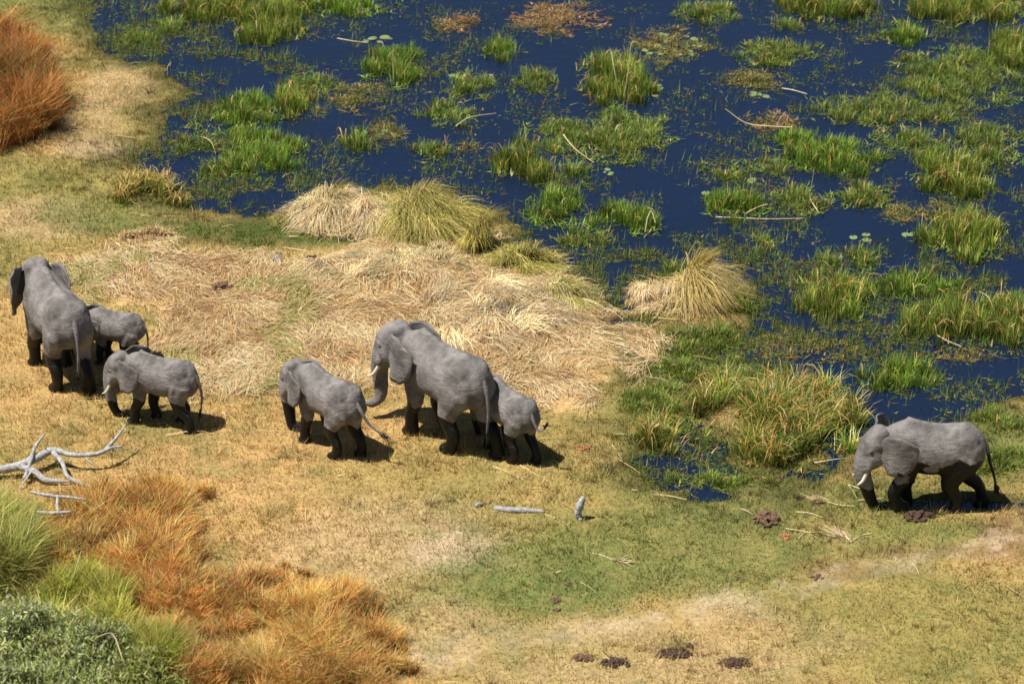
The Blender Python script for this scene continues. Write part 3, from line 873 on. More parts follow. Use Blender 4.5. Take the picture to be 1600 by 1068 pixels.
def clump(px, py, rx, ry, sty, label, name='marsh_grass_clump', hs=1.0, group='grass clumps standing in the marsh', bends=0):
    H, sp, dn, cols, wts, wd_, flat = STY[sty]
    H *= hs
    c = at(px, py); sx, sy = ppm(px, py)
    RX, RY = rx / sx, ry / sy
    area = PI * RX * RY
    nt = max(6, int(area * 9))
    # tuft centres: ragged ellipse
    th = RNG.uniform(0, 2 * PI, nt * 3); rr = np.sqrt(RNG.random(nt * 3))
    tx, ty = c[0] + RX * rr * np.cos(th), c[1] + RY * rr * np.sin(th)
    ok = fbm(tx, ty, 1.3, int(px * 7 + py) % 997, 3) > (.36 + .22 * rr ** 2)
    tx, ty = tx[ok][:nt], ty[ok][:nt]
    if len(tx) < 10 or rx < 34: tx = c[0] + RX * .42 * RNG.normal(0, 1, 12); ty = c[1] + RY * .42 * RNG.normal(0, 1, 12)
    th_ = RNG.uniform(.55, 1.35, len(tx)) * (1.15 - .5 * np.clip(np.hypot((tx - c[0]) / RX, (ty - c[1]) / RY), 0, 1))
    tt = RNG.normal(0, .22, (len(tx), 1))                        # tone of each tuft
    N = int(area * dn)
    i = RNG.integers(0, len(tx), N)
    r0 = np.abs(RNG.normal(0, .16, N)) + .01; a0 = RNG.uniform(0, 2 * PI, N)
    x, y = tx[i] + r0 * np.cos(a0), ty[i] + r0 * np.sin(a0)
    g_ = gz(x, y); base = np.maximum(g_, -.03)
    fl = RNG.random(N) < flat
    L = H * th_[i] * RNG.uniform(.45, 1.25, N)
    a = a0 + RNG.normal(0, .8, N)
    lean = np.where(fl, RNG.uniform(.6, 1.4, N) * .22, L * sp * RNG.uniform(.2, 1.3, N))
    top = np.where(fl, RNG.uniform(.01, .06, N), L)
    P0 = np.stack([x, y, base], 1)
    P2 = P0 + np.stack([np.cos(a) * lean, np.sin(a) * lean, top * (1 - .25 * np.clip(lean / (L + .01), 0, 1.5) * ~fl) + .012], 1)
    P1 = P0 + np.stack([np.cos(a) * lean * .3, np.sin(a) * lean * .3, top * .75 + .01], 1)
    cc = pick(cols, wts, N, .22) * np.exp(tt[i] * 1.3) * np.array([1.0, .96, .95])
    sd_ = np.stack([-np.sin(a), np.cos(a), RNG.normal(0, .3, N)], 1)
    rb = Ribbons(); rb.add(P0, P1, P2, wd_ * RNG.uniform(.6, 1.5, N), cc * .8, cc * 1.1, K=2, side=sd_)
    # floating mat of leaf scraps and short blades that ties the tufts together
    m = int(area * 150)
    q = RNG.uniform(0, 2 * PI, m); r = np.sqrt(RNG.random(m)) * 1.12
    mx, my = c[0] + RX * r * np.cos(q), c[1] + RY * r * np.sin(q)
    kk = fbm(mx, my, 2.3, int(px * 7 + py) % 997, 4) > (.42 + .17 * r ** 2)
    mx, my = mx[kk], my[kk]; m = len(mx)
    if m:
        aa = RNG.uniform(0, 2 * PI, m); ll = RNG.uniform(.08, .28, m)
        zb = np.maximum(gz(mx, my), 0)
        M0 = np.stack([mx, my, zb + RNG.uniform(.004, .03, m)], 1)
        M2 = M0 + np.stack([np.cos(aa) * ll, np.sin(aa) * ll, RNG.uniform(0, .10, m) * H / .3], 1)
        mc = pick(cols, wts, m, .28) * np.array([.92, .84, .80])
        rb.add(M0, (M0 + M2) / 2 + np.array([0, 0, .015]), M2, RNG.uniform(.03, .055, m), mc, mc, K=2, side=np.stack([-np.sin(aa), np.cos(aa), np.zeros(m)], 1))
    if bends:                                                   # long broken straw-coloured leaves
        m = bends
        j = RNG.integers(0, len(tx), m); ang = RNG.uniform(0, 2 * PI, m); LL = H * RNG.uniform(.9, 1.7, m)
        Q0 = np.stack([tx[j], ty[j], np.maximum(gz(tx[j], ty[j]), 0)], 1)
        Q2 = Q0 + np.stack([np.cos(ang) * LL * .85, np.sin(ang) * LL * .85, LL * RNG.uniform(.05, .6, m)], 1)
        Q1 = Q0 + np.stack([np.cos(ang) * LL * .3, np.sin(ang) * LL * .3, LL * 1.15], 1)
        qc = pick([alb(214, 176, 92), alb(200, 150, 74), alb(222, 196, 126)], [3, 2, 2], m)
        rb.add(Q0, Q1, Q2, RNG.uniform(.018, .036, m), qc * .95, qc * 1.1, K=4, taper=.35)
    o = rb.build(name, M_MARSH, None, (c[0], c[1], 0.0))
    tag(o, label, 'marsh grass', group)
    return o

CL = [
 (330, 14, 95, 20, 'tall', 'long strip of tall bright grass along the top edge, left part'),
 (425, 40, 60, 34, 'tall', 'tall lush grass stand below the top left strip, in blue water'),
 (525, 10, 100, 18, 'lush', 'bright grass belt at the top edge ending at open water'),
 (215, 62, 34, 14, 'mid', 'small olive clump in the inlet at the top left bank'),
 (262, 46, 34, 14, 'mid', 'straw-flecked clump just right of the inlet at top left'),
 (380, 188, 46, 40, 'lush', 'bright green grass clump, upper of the pair left of the tussocks'),
 (302, 220, 36, 24, 'mid', 'olive weedy clump nearest the left bank bulge'),
 (415, 247, 62, 34, 'lush', 'bright green clump with bleached leaves, lower of the left pair'),
 (352, 263, 40, 16, 'mid', 'low green clump between the left bank and the bright lower clump'),
 (457, 168, 26, 26, 'tall', 'spiky blue-green tuft right of the bright upper left clump'),
 (486, 132, 46, 17, 'mid', 'low weed raft left of the round upper clump'),
 (556, 140, 40, 13, 'weed', 'thin weed raft just under the round upper clump'),
 (614, 106, 46, 34, 'lush', 'round bright clump with leaning reed, upper centre-left water'),
 (776, 80, 26, 15, 'lush', 'small neat bright green clump alone in open water at upper centre'),
 (735, 138, 42, 22, 'mid', 'yellow-green weed clump beside lily pads, upper centre'),
 (702, 180, 52, 19, 'mid', 'dark green straggling clump below the lily pad weed clump'),
 (556, 226, 23, 13, 'lush', 'little vivid green tuft behind the big straw tussocks'),
 (548, 168, 52, 14, 'weed', 'flat weed raft dotted with pads, left centre water'),
 (602, 208, 46, 13, 'weed', 'weed raft with lily pads above the straw tussocks'),
 (672, 240, 44, 14, 'mid', 'straggly green raft above the largest straw tussock'),
 (728, 232, 22, 10, 'weed', 'small weed patch right of the straggly raft'),
 (840, 126, 30, 22, 'mid', 'dull green clump left of the reed-topped island'),
 (876, 30, 76, 26, 'brown', 'brown and green debris raft near the top centre edge'),
 (715, 38, 34, 16, 'brown', 'thin brownish weed raft in the top centre-left water'),
 (962, 128, 58, 40, 'tall', 'reed-topped rear half of the big central grass island'),
 (945, 212, 116, 46, 'mid', 'largest grass island in the middle of the marsh with brown rim'),
 (820, 256, 46, 32, 'tall', 'loose green clump with long leaves left below the big island'),
 (892, 274, 32, 16, 'mid', 'small dark clump hugging the lower left of the big island'),
 (865, 326, 46, 30, 'lush', 'vivid green clump between the island and the straw tussocks'),
 (972, 350, 64, 25, 'lush', 'green clump with white broken leaf under the open blue channel'),
 (905, 370, 46, 16, 'mid', 'dull green patch left of the clump with the white broken leaf'),
 (1046, 72, 58, 30, 'weed', 'pale pad-covered raft at the top of the open channel'),
 (1108, 24, 52, 18, 'mid', 'soft green clump at the top edge above the channel'),
 (1292, 14, 74, 24, 'tall', 'tall grass clump with dark stems at the top edge, right half'),
 (1226, 42, 30, 11, 'mid', 'small green tuft left under the tall top edge clump'),
 (1216, 84, 68, 22, 'mid', 'wide mid-green clump right of the top of the channel'),
 (1186, 126, 48, 18, 'weed', 'thin weed patch with pads below the wide upper right clump'),
 (1198, 190, 42, 14, 'brown', 'brown matted clump with a leaning yellow stick'),
 (1346, 170, 84, 26, 'mid', 'broad green clump right of the stick, upper right marsh'),
 (1450, 176, 46, 17, 'mid', 'green clump joining the broad one on its right'),
 (1414, 54, 34, 18, 'lush', 'rounded green clump left of the dark top right mass'),
 (1500, 122, 112, 46, 'mid', 'big dense grass mass near the right edge, upper'),
 (1510, 14, 120, 26, 'tall', 'tall dark green belt in the top right corner'),
 (1582, 84, 34, 32, 'tall', 'dense tall clump on the right edge below the corner'),
 (1160, 265, 66, 17, 'mid', 'low green tongue on the right side of the channel'),
 (1252, 238, 54, 28, 'lush', 'yellow-green clump behind the low tongue'),
 (1318, 248, 66, 28, 'lush', 'bright yellowish clump right of the tongue, with a tall bent reed below'),
 (1152, 322, 52, 26, 'lush', 'dark vivid clump right of the channel beside a white pad'),
 (1258, 314, 52, 24, 'mid', 'green clump holding the tall bent reed'),
 (1346, 310, 54, 19, 'mid', 'low green clump right of the tall bent reed'),
 (1420, 226, 62, 25, 'mid', 'loose green clump in the right marsh, above the spiky one'),
 (1548, 230, 62, 36, 'mid', 'dull green mass at the right edge, middle of the marsh'),
 (1486, 280, 66, 32, 'tall', 'spiky tall clump with upright pale blades, right marsh'),
 (1452, 336, 66, 18, 'weed', 'flat weedy patch under the spiky tall clump'),
 (1508, 376, 70, 38, 'tall', 'thick rounded grass clump near the right edge, halfway down'),
 (1194, 388, 28, 17, 'mid', 'small olive tuft right of the fountain-shaped straw tussock'),
 (1288, 416, 32, 16, 'mid', 'small tuft in the row right of the fountain tussock'),
 (1342, 410, 36, 17, 'mid', 'second small tuft in the row right of the fountain tussock'),
 (1300, 470, 66, 36, 'tall', 'upright thin green grass stand right of the fountain tussock'),
 (1432, 455, 72, 26, 'lush', 'rounded fine green grass patch in the right marsh'),
 (1500, 508, 96, 34, 'tall', 'wide green stand with fallen pale leaves, right marsh'),
 (1582, 508, 34, 40, 'tall', 'tall green stand at the right edge above the dark pool'),
 (1395, 588, 72, 24, 'lush', 'low bright clump at the edge of the dark pool'),
 (1260, 545, 80, 24, 'weed', 'flat green weed patch behind the yellow sedge'),
 (1150, 585, 60, 24, 'mid', 'green grass patch left behind the yellow sedge'),
 (1500, 555, 60, 10, 'weed', 'thin green raft lying on the dark pool'),
 (1560, 664, 60, 20, 'bank', 'green grass tongue behind the far right elephant'),
 (1105, 530, 70, 26, 'mid', 'olive grass patch in the wet shade under the fountain tussock'),
 (1035, 640, 58, 44, 'bank', 'short green bank grass between the straw bed and the big sedge'),
 (1070, 575, 60, 30, 'bank', 'short green bank grass behind the big sedge, left'),
 (1120, 752, 90, 12, 'bank', 'narrow green bank fringe in front of the big sedge'),
 (1570, 735, 60, 26, 'bank', 'wet green grass at the right edge behind the wading elephant tail'),
 (1050, 430, 40, 16, 'mid', 'green fringe behind the flattened straw nest'),
 (1140, 480, 46, 18, 'lush', 'green grass at the foot of the fountain tussock'),
]
for (a, b, rx, ry, st, lb) in CL:
    bends = {'tall': 18, 'lush': 10, 'mid': 7}.get(st, 3)
    clump(a, b, rx, ry, st, lb, bends=int(bends * rx / 45))
clump(1212, 662, 128, 76, 'sedge', 'big sedge clump with arching yellow leaves beside the far right elephant', 'sedge_clump', 1.25, 'sedge clumps', 420)
clump(1024, 688, 32, 22, 'sedge', 'small sedge tuft left of the big yellow sedge', 'sedge_clump', .9, 'sedge clumps', 40)
clump(236, 308, 66, 20, 'sedge', 'straw-brown sedge bent over the left bank edge', 'sedge_clump', .8, 'sedge clumps', 320)

# ------------------------------------------------------------------ straw tussocks: a cap of blades arching out and down
def tussock(px, py, rx, ry, ht, n, label, cols, wts, lean=(0, 0), droop=.75, name='straw_tussock', wisps=0, spread=.85, tight=.5, comb=1.0):
    c = at(px, py); sx, sy = ppm(px, py)
    RX, RY = rx / sx, ry / sy
    z0 = float(gz(c[0], c[1])[0])
    t = empty(name, (c[0], c[1], z0)); tag(t, label, 'tussock', 'bleached straw tussocks')
    org = np.array([c[0], c[1], z0])
    rb = Ribbons()
    nh = max(7, int(n / 130))                                     # hanks, each combed its own way
    q = RNG.uniform(0, 2 * PI, nh); r = np.sqrt(RNG.random(nh))
    hx, hy = RX * tight * r * np.cos(q), RY * tight * r * np.sin(q)
    wind = math.atan2(lean[1], lean[0] + 1e-6) if (lean[0] or lean[1]) else -PI / 2
    dirx = np.cos(q) * r * .9 + comb * math.cos(wind) + RNG.normal(0, .75, nh); diry = np.sin(q) * r * .9 + comb * math.sin(wind) * .8 + RNG.normal(0, .75, nh)
    ha = np.arctan2(diry, dirx)
    if name == 'straw_heap': ha = (fbm(hx + c[0], hy + c[1], .8, 19, 3) - .5) * 9 + RNG.normal(0, .5, nh)
    hx = hx * (1.7 if name == 'straw_heap' else 1); hy = hy * (1.7 if name == 'straw_heap' else 1)
    hl = RNG.uniform(.45, 1.3, nh) * spread; hz = ht * RNG.uniform(.35, 1.25, nh) * (1.1 - .5 * r)
    htone = RNG.normal(0, .28, nh)
    i = RNG.integers(0, nh, n)
    bx, by = hx[i] + RNG.normal(0, .10 * RX, n), hy[i] + RNG.normal(0, .10 * RY, n)
    a = ha[i] + RNG.normal(0, .5, n)
    rc = (RX + RY) * .5 * hl[i] * RNG.uniform(.35, 1.2, n) * (.6 if name == 'straw_heap' else 1)
    ex, ey = bx + rc * np.cos(a), by + rc * np.sin(a)
    hh = hz[i] * RNG.uniform(.75, 1.1, n)
    P0 = np.stack([bx, by, gz(bx + c[0], by + c[1]) - z0], 1)
    zg = np.maximum(gz(ex + c[0], ey + c[1]), 0) - z0
    P2 = np.stack([ex, ey, np.maximum(hh * (1 - droop) * RNG.uniform(.0, 1.8, n), 0) + zg + .03], 1)
    P1 = np.stack([bx * .72 + ex * .28, by * .72 + ey * .28, hh * 1.8], 1)
    cc = pick(cols, wts, n, .12) * np.exp(htone[i])[:, None]
    sd_ = np.stack([-np.sin(a), np.cos(a), RNG.normal(0, .3, n)], 1)
    rb.add(P0, P1, P2, RNG.uniform(.012, .024, n), cc * .8, cc * 1.1, K=4, taper=.3, side=sd_)
    rb.build('blades', M_STRAW, t)
    rb = Ribbons(); m = n // 3
    th = RNG.uniform(0, 2 * PI, m); rr = RNG.uniform(.3, 1.25, m)
    x, y = RX * rr * np.cos(th), RY * rr * np.sin(th)
    g_ = np.maximum(gz(x + c[0], y + c[1]), 0) - z0
    a = RNG.uniform(0, 2 * PI, m); L = RNG.uniform(.2, .8, m)
    P0 = np.stack([x, y, g_ + .03], 1); P2 = np.stack([x + L * np.cos(a), y + L * np.sin(a), g_ + .04], 1)
    P1 = (P0 + P2) / 2 + np.array([0, 0, .10])
    cc = pick(S_COLS[:4], [3, 3, 2, 1], m)
    rb.add(P0, P1, P2, RNG.uniform(.012, .026, m), cc, cc, K=3, taper=.4)
    rb.build('fallen_thatch', M_STRAW, t)
    if wisps:
        rb = Ribbons(); m = wisps
        a = RNG.normal(.75, .4, m)
        P0 = np.stack([RNG.normal(0, RX * .12, m), RNG.normal(0, RY * .12, m), np.full(m, .2)], 1)
        LL = ht * RNG.uniform(.9, 1.5, m)
        P2 = P0 + np.stack([np.cos(a) * LL * .75, np.sin(a) * LL * .2, LL * .85], 1)
        P1 = P0 + np.stack([np.cos(a) * LL * .1, np.zeros(m), LL * .7], 1)
        cc = pick([alb(190, 164, 84), alb(168, 150, 70)], [1, 1], m)
        rb.add(P0, P1, P2, .016, cc, cc, K=4, taper=.3)
        rb.build('upright_blades', M_STRAW, t)
    return t
YG = [alb(212, 192, 104), alb(182, 172, 80), alb(226, 204, 134), alb(142, 142, 60)]
PALE = [alb(246, 224, 178), alb(236, 206, 154), alb(224, 200, 140), alb(198, 166, 118)]
tussock(515, 340, 56, 30, .75, 4200, 'pale drooping straw tussock, leftmost at the water edge', PALE + [YG[1]], [4, 3, 2, 1, 1.5], lean=(.1, -.35), wisps=50, spread=1.0)
tussock(575, 348, 40, 30, .65, 2400, 'pale tussock squeezed between the leftmost and the largest one', PALE, [4, 3, 2, 1], lean=(.05, -.3))
tussock(655, 358, 74, 36, .95, 6400, 'largest yellow-green tussock at the water edge', YG, [3, 3, 2, 1.6], lean=(.25, -.35), wisps=30, spread=1.0)
tussock(748, 390, 34, 24, .85, 1300, 'sparse upright olive tussock right of the largest one', [alb(176, 158, 70), alb(140, 132, 54), alb(204, 182, 100)], [2, 2, 1], droop=.5, wisps=60)
tussock(815, 420, 60, 24, .55, 2200, 'low greenish arching tussock beside the reedy shallows', YG, [2, 3, 1, 2.5], lean=(.3, .0), wisps=0)
tussock(875, 470, 52, 28, .5, 1900, 'green-tinged tussock trailing to the right of the matted heap', YG + [PALE[0]], [2, 2.5, 1, 2, 1.5], lean=(.3, -.2))
tussock(765, 500, 115, 50, .27, 6200, 'broad matted heap of bleached straw, dark hollow at its top', PALE + [S_COLS[3]], [4, 3, 1, 2, 1.2], lean=(.15, -.4), spread=1.1, name='straw_heap')
tussock(535, 440, 80, 28, .24, 3000, 'low straw heap left of the broad matted heap', PALE + [YG[1]], [4, 3, 2, 1, 1], lean=(-.2, -.2), name='straw_heap')
tussock(655, 425, 70, 26, .28, 2800, 'straw heap directly below the largest tussock', PALE + [YG[1]], [3, 3, 2, 1, 2.2], lean=(.1, -.3), name='straw_heap')
tussock(232, 388, 44, 16, .35, 1100, 'small brown straw heap at the left end of the straw bed', [alb(178, 140, 92), alb(210, 176, 120), alb(146, 110, 74)], [2, 2, 1], name='straw_heap')
tussock(1026, 468, 40, 22, .4, 1600, 'flattened straw nest left of the fountain tussock', PALE + [S_COLS[3]], [3, 2, 1, 2, 1], name='straw_heap')
tussock(1080, 468, 36, 22, .95, 3000, 'tall fountain-shaped straw tussock alone in the marsh', [alb(232, 204, 134), alb(214, 186, 104), alb(190, 164, 78), alb(236, 216, 160)], [3, 3, 2, 2], lean=(.5, -.15), wisps=420, tight=.5, spread=1.9, comb=1.7, droop=.6)

# ------------------------------------------------------------------ thickets at the left: tall dry grass, shrubs
def thicket(name, label, spots, n, cols, wts, H, cat='tall grass', lean=(0, 0), width=.024, sp=.5, K=2, tone_s=.9, tseed=0):
    """spots: (px, py, rx, ry, height factor) ellipses that make up the stand"""
    c0 = at(spots[0][0], spots[0][1]); org = np.array([c0[0], c0[1], 0.])
    t = empty(name, (c0[0], c0[1], 0)); tag(t, label, cat)
    rb = Ribbons()
    ar = []
    for (px, py, rx, ry, hf) in spots:
        sx, sy = ppm(px, py); ar.append(PI * rx / sx * ry / sy)
    ar = np.array(ar) / sum(ar)
    for (px, py, rx, ry, hf), f in zip(spots, ar):
        m = int(n * f)
        c = at(px, py); sx, sy = ppm(px, py); RX, RY = rx / sx, ry / sy
        nt = max(10, int(m / 95))
        q = RNG.uniform(0, 2 * PI, nt); r = np.sqrt(RNG.random(nt))
        tx, ty = c[0] + RX * r * np.cos(q), c[1] + RY * r * np.sin(q)
        gap = fbm(tx, ty, 1.1, 23 + tseed, 3) > .40
        tx, ty, r = tx[gap], ty[gap], r[gap]; nt = len(tx)
        th = (1.1 - .45 * r ** 3) * RNG.uniform(.7, 1.2, nt) * (.6 + .8 * fbm(tx, ty, .9, 7 + tseed, 3))
        ton = RNG.normal(0, .24, nt) + (fbm(tx, ty, tone_s, 3 + tseed, 3) - .5) * .9
        tl_ = RNG.normal(0, .26, (nt, 2))
        i = RNG.integers(0, nt, m)
        r0 = np.abs(RNG.normal(0, .12, m)); a0 = RNG.uniform(0, 2 * PI, m)
        x, y = tx[i] + r0 * np.cos(a0), ty[i] + r0 * np.sin(a0)
        L = H * hf * th[i] * RNG.uniform(.5, 1.15, m)
        a = a0 + RNG.normal(0, 1.0, m); le = L * sp * RNG.uniform(.2, 1.9, m)
        P0 = np.stack([x, y, gz(x, y) - .02], 1)
        P2 = P0 + np.stack([np.cos(a) * le + (lean[0] + tl_[i, 0]) * L, np.sin(a) * le + (lean[1] + tl_[i, 1]) * L, L * (1 - .2 * RNG.random(m))], 1)
        P1 = P0 + np.stack([np.cos(a) * le * .25, np.sin(a) * le * .25, L * .65], 1)
        # patches of the different grasses follow the ground
        pn = fbm(tx, ty, .55, 77 + tseed, 3)[i] * 1.0 + RNG.normal(0, .10, m)
        rank = np.argsort(np.argsort(pn)) / m
        cw = np.cumsum(np.asarray(wts) / np.sum(wts)); idx = np.searchsorted(cw, np.clip(rank, 0, .9999))
        mixr = RNG.random(m) < .5; idx[mixr] = RNG.integers(0, len(cols), mixr.sum())
        cc = jitter(np.asarray(cols)[idx], m, .18) * np.exp(ton[i])[:, None]
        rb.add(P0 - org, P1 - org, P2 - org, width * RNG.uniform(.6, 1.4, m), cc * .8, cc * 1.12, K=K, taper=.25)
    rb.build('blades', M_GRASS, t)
    return t

RUST = [alb(190, 112, 50), alb(206, 138, 66), alb(206, 166, 98), alb(150, 92, 48), alb(136, 130, 58)]
ORNG = [alb(236, 182, 98), alb(236, 166, 88), alb(228, 198, 116), alb(228, 148, 80), alb(182, 176, 80), alb(242, 206, 138)]
thicket('tall_grass_stand', 'rust-red tall grass stand at the upper left edge', [(-10, 190, 112, 60, 1.0), (-60, 120, 120, 60, 1.0), (20, 130, 60, 40, .9)], 30000, RUST, [3, 3, 2, 1.5, 1.2], 1.25, tseed=1)
thicket('tall_grass_stand', 'orange dry grass stand beside the bleached dead branch', [(190, 830, 125, 58, 1.0), (255, 800, 75, 36, .75), (110, 835, 90, 40, .5), (50, 900, 90, 30, .6)], 40000, ORNG, [2.5, 3, 2, 2, 2, 1.5], .62, lean=(.03, 0), tseed=2)
thicket('tall_grass_stand', 'orange-gold tall grass stand at the bottom edge, rightmost of the lower left grasses', [(500, 1010, 140, 75, 1.0), (420, 1060, 140, 60, 1.0), (560, 1080, 90, 40, .8)], 45000, ORNG, [2.5, 2.5, 2.5, 1.6, 2, 2], .62, lean=(.03, 0), tseed=3)
thicket('tall_grass_stand', 'reddish grass stand in the middle of the lower left grasses', [(330, 950, 110, 55, .9), (250, 900, 70, 50, .9), (300, 1040, 80, 60, .9), (430, 920, 60, 24, .5)], 35000, ORNG + [RUST[0]], [2, 3, 1.6, 2.5, 1.4, 1.6, 1.5], .58, lean=(.03, 0), tseed=4)
GRN = [alb(178, 176, 84), alb(150, 158, 72), alb(206, 196, 108), alb(118, 136, 58), alb(226, 198, 124)]
thicket('green_grass_stand', 'green and straw grass stand at the left edge below the dead branch', [(25, 915, 85, 45, 1.0), (-50, 860, 80, 60, 1.0), (20, 850, 60, 24, .55)], 26000, GRN, [3, 3, 2, 2, 1.2], .95, sp=.6, tseed=5)
thicket('green_grass_stand', 'vivid green tuft between the grey shrub and the reddish grass', [(172, 975, 44, 40, .8), (215, 1050, 60, 46, .8), (110, 940, 70, 30, .6)], 15000, [alb(184, 190, 76), alb(160, 170, 66), alb(206, 200, 96), alb(214, 180, 104)], [3, 3, 2, 1], .95, tseed=6)

M_BARK = mat_plain('grey_bark', (.16, .145, .13), (.3, .28, .26), 14, .9, .5, .02)
def shrub(label, px, py, rx, ry, ht, nleaf, cols, wts):
    c = at(px, py); sx, sy = ppm(px, py); RX, RY = rx / sx, ry / sy
    z0 = float(gz(c[0], c[1])[0])
    t = empty('leafy_shrub', (c[0], c[1], z0)); tag(t, label, 'shrub')
    st = bmesh.new(); tips = []
    for q in range(int(18 + 26 * RX * RY)):
        a = random.uniform(0, 2 * PI); r = math.sqrt(random.random())
        e = np.array([RX * r * math.cos(a), RY * r * math.sin(a), ht * (1 - .5 * r * r) * random.uniform(.75, 1.05) * (.3 + 1.4 * float(fbm(np.array([RX * r * math.cos(a)]), np.array([RY * r * math.sin(a)]), .9, 5, 2)[0]))])
        b = np.array([e[0] * .25, e[1] * .25, -.05]); m = b * .45 + e * .55 + np.array([random.gauss(0, .08), random.gauss(0, .08), .12])
        tube(st, [b, m, e], [.03, .018, .006], 5, 3)
        tips += [(b * .4 + m * .6), m, m * .5 + e * .5, e, e]
        for w in range(2):
            f = e + np.array([random.gauss(0, .22), random.gauss(0, .22), random.uniform(-.1, .22)])
            tube(st, [m * .4 + e * .6, e * .5 + f * .5, f], [.010, .007, .003], 4, 2); tips.append(f)
    sm_ = bpy.data.meshes.new('stems'); st.to_mesh(sm_); st.free()
    link('stems', sm_, M_BARK, t)
    T = np.array(tips); i = RNG.integers(0, len(T), nleaf)
    P0 = T[i] + RNG.normal(0, .12, (nleaf, 3)); P0[:, 2] = np.abs(P0[:, 2])
    L = RNG.uniform(.05, .13, nleaf); d = RNG.normal(0, 1, (nleaf, 3)); d[:, 2] = np.abs(d[:, 2]) + .3
    d /= np.linalg.norm(d, axis=1)[:, None]
    L = L * 1.35; P2 = P0 + d * L[:, None]; P1 = (P0 + P2) / 2 + np.array([0, 0, .012])
    ton = RNG.normal(0, .2, len(T))
    cc = pick(cols, wts, nleaf, .18) * np.exp(ton[i])[:, None]
    rb = Ribbons(); rb.add(P0, P1, P2, L * .24, cc * 1.2, cc * 1.2, K=2, taper=.9); rb.build('leaves', M_GRASS, t)
GREY = [alb(172, 178, 112), alb(154, 166, 84), alb(180, 182, 146), alb(128, 140, 72), alb(182, 170, 132)]
shrub('grey-green loose shrub in the bottom left corner', 20, 1075, 95, 75, 1.05, 17000, GREY, [3, 3, 2, 2, 1])
shrub('dull green shrub right of the corner shrub at the bottom edge', 130, 1090, 85, 60, .95, 14000, GREY, [2, 3, 1, 3, 1])
shrub('small olive shrub nearest the reddish grass at the bottom edge', 228, 1108, 70, 44, .75, 8000, [alb(128, 138, 66), alb(156, 160, 80), alb(176, 172, 110)], [3, 2, 1])
thicket('green_grass_stand', 'loose straw-green grass growing between the corner shrubs', [(75, 1010, 70, 30, .8), (175, 1062, 40, 40, .8), (60, 1100, 60, 30, .8)], 9000, GRN, [3, 2, 3, 1, 2], .9, sp=.6, tseed=8)

# ------------------------------------------------------------------ dead wood
def wood(name, label, limbs, mat, cat='dead branch', noise=.07):
    """limbs: list of [(px, py, height, radius), ...]; each limb a part"""
    p0 = limbs[0][0]; c = at(p0[0], p0[1], p0[2]); org = Vector((c[0], c[1], float(gz(c[0], c[1])[0])))
    t = empty(name, org); tag(t, label, cat)
    for lm in limbs:
        b = bmesh.new()
        pts = []
        for (px, py, z, r) in lm:
            q = at(px, py, z); g_ = float(gz(q[0], q[1])[0])
            pts.append((q[0] - org.x, q[1] - org.y, max(z, g_ + r * .5) - org.z))
        tube(b, pts, [p[3] for p in lm], 9, 5, noise=noise)
        bmesh.ops.recalc_face_normals(b, faces=b.faces)
        m = bpy.data.meshes.new('limb'); b.to_mesh(m); b.free()
        m.polygons.foreach_set('use_smooth', np.ones(len(m.polygons), bool))
        link('limb', m, mat, t)
    return t
wood('dead_branch', 'large bleached dead branch with forked limbs at the left edge', [
    [(-60, 742, .35, .12), (0, 733, .4, .11), (30, 727, .45, .105), (62, 712, .55, .10), (84, 703, .6, .085), (112, 710, .6, .062), (150, 709, .62, .05), (175, 699, .68, .04), (190, 697, .7, .022)],
    [(160, 706, .62, .045), (176, 690, .75, .038), (188, 675, .85, .03), (196, 662, .95, .016)],
    [(38, 748, .3, .045), (47, 722, .55, .05), (54, 700, .75, .045), (69, 678, .95, .02)],
    [(30, 728, .45, .08), (55, 737, .4, .075), (70, 749, .3, .07), (92, 751, .28, .05), (112, 752, .25, .025)],
    [(82, 706, .58, .06), (97, 722, .5, .055), (106, 744, .35, .05), (130, 756, .25, .04), (162, 765, .15, .018)],
    [(72, 706, .58, .03), (71, 698, .75, .012)],
    [(132, 710, .6, .025), (140, 722, .5, .018), (152, 728, .4, .008)],
    [(50, 735, .42, .03), (38, 752, .3, .022), (30, 764, .2, .01)],
    [(178, 699, .68, .02), (186, 704, .6, .012), (196, 703, .55, .006)]], M_WOOD, noise=.11)
wood('dead_branch', 'thin bleached twig fork below the large dead branch', [
    [(48, 768, 0.80, .035), (80, 774, 0.80, .04), (106, 776, 0.80, .035), (136, 780, 0.75, .015)],
    [(90, 775, 0.80, .035), (90, 795, 0.70, .035), (98, 806, 0.65, .015)],
    [(58, 799, 0.70, .03), (80, 801, 0.70, .045), (112, 799, 0.70, .03)],
    [(115, 776, 0.80, .018), (114, 770, 0.90, .008)]], M_WOOD)
wood('driftwood_log', 'grey log lying flat on the green bank', [[(772, 794, .16, .055), (795, 796, .2, .075), (820, 797, .2, .07), (851, 801, .16, .04)]], M_WOODG, 'log', .2)
wood('driftwood_stump', 'bleached upright driftwood chunk right of the grey log', [
    [(905, 812, .15, .07), (903, 800, .35, .08), (907, 788, .55, .09), (912, 776, .75, .05)], [(905, 812, .12, .06), (907, 818, .1, .05)]], M_WOOD, 'driftwood', .25)
wood('driftwood_chip', 'small white wood chip left of the grey log', [[(742, 792, .16, .03), (747, 788, .22, .05), (754, 786, .2, .03)]], M_WOOD, 'driftwood', .2)
wood('dry_stick', 'thin pale stick lying at the left behind the leftmost elephant', [[(88, 414, .14, .015), (112, 427, .16, .02), (120, 432, .18, .02), (104, 436, .16, .012)]], M_REED, 'stick')

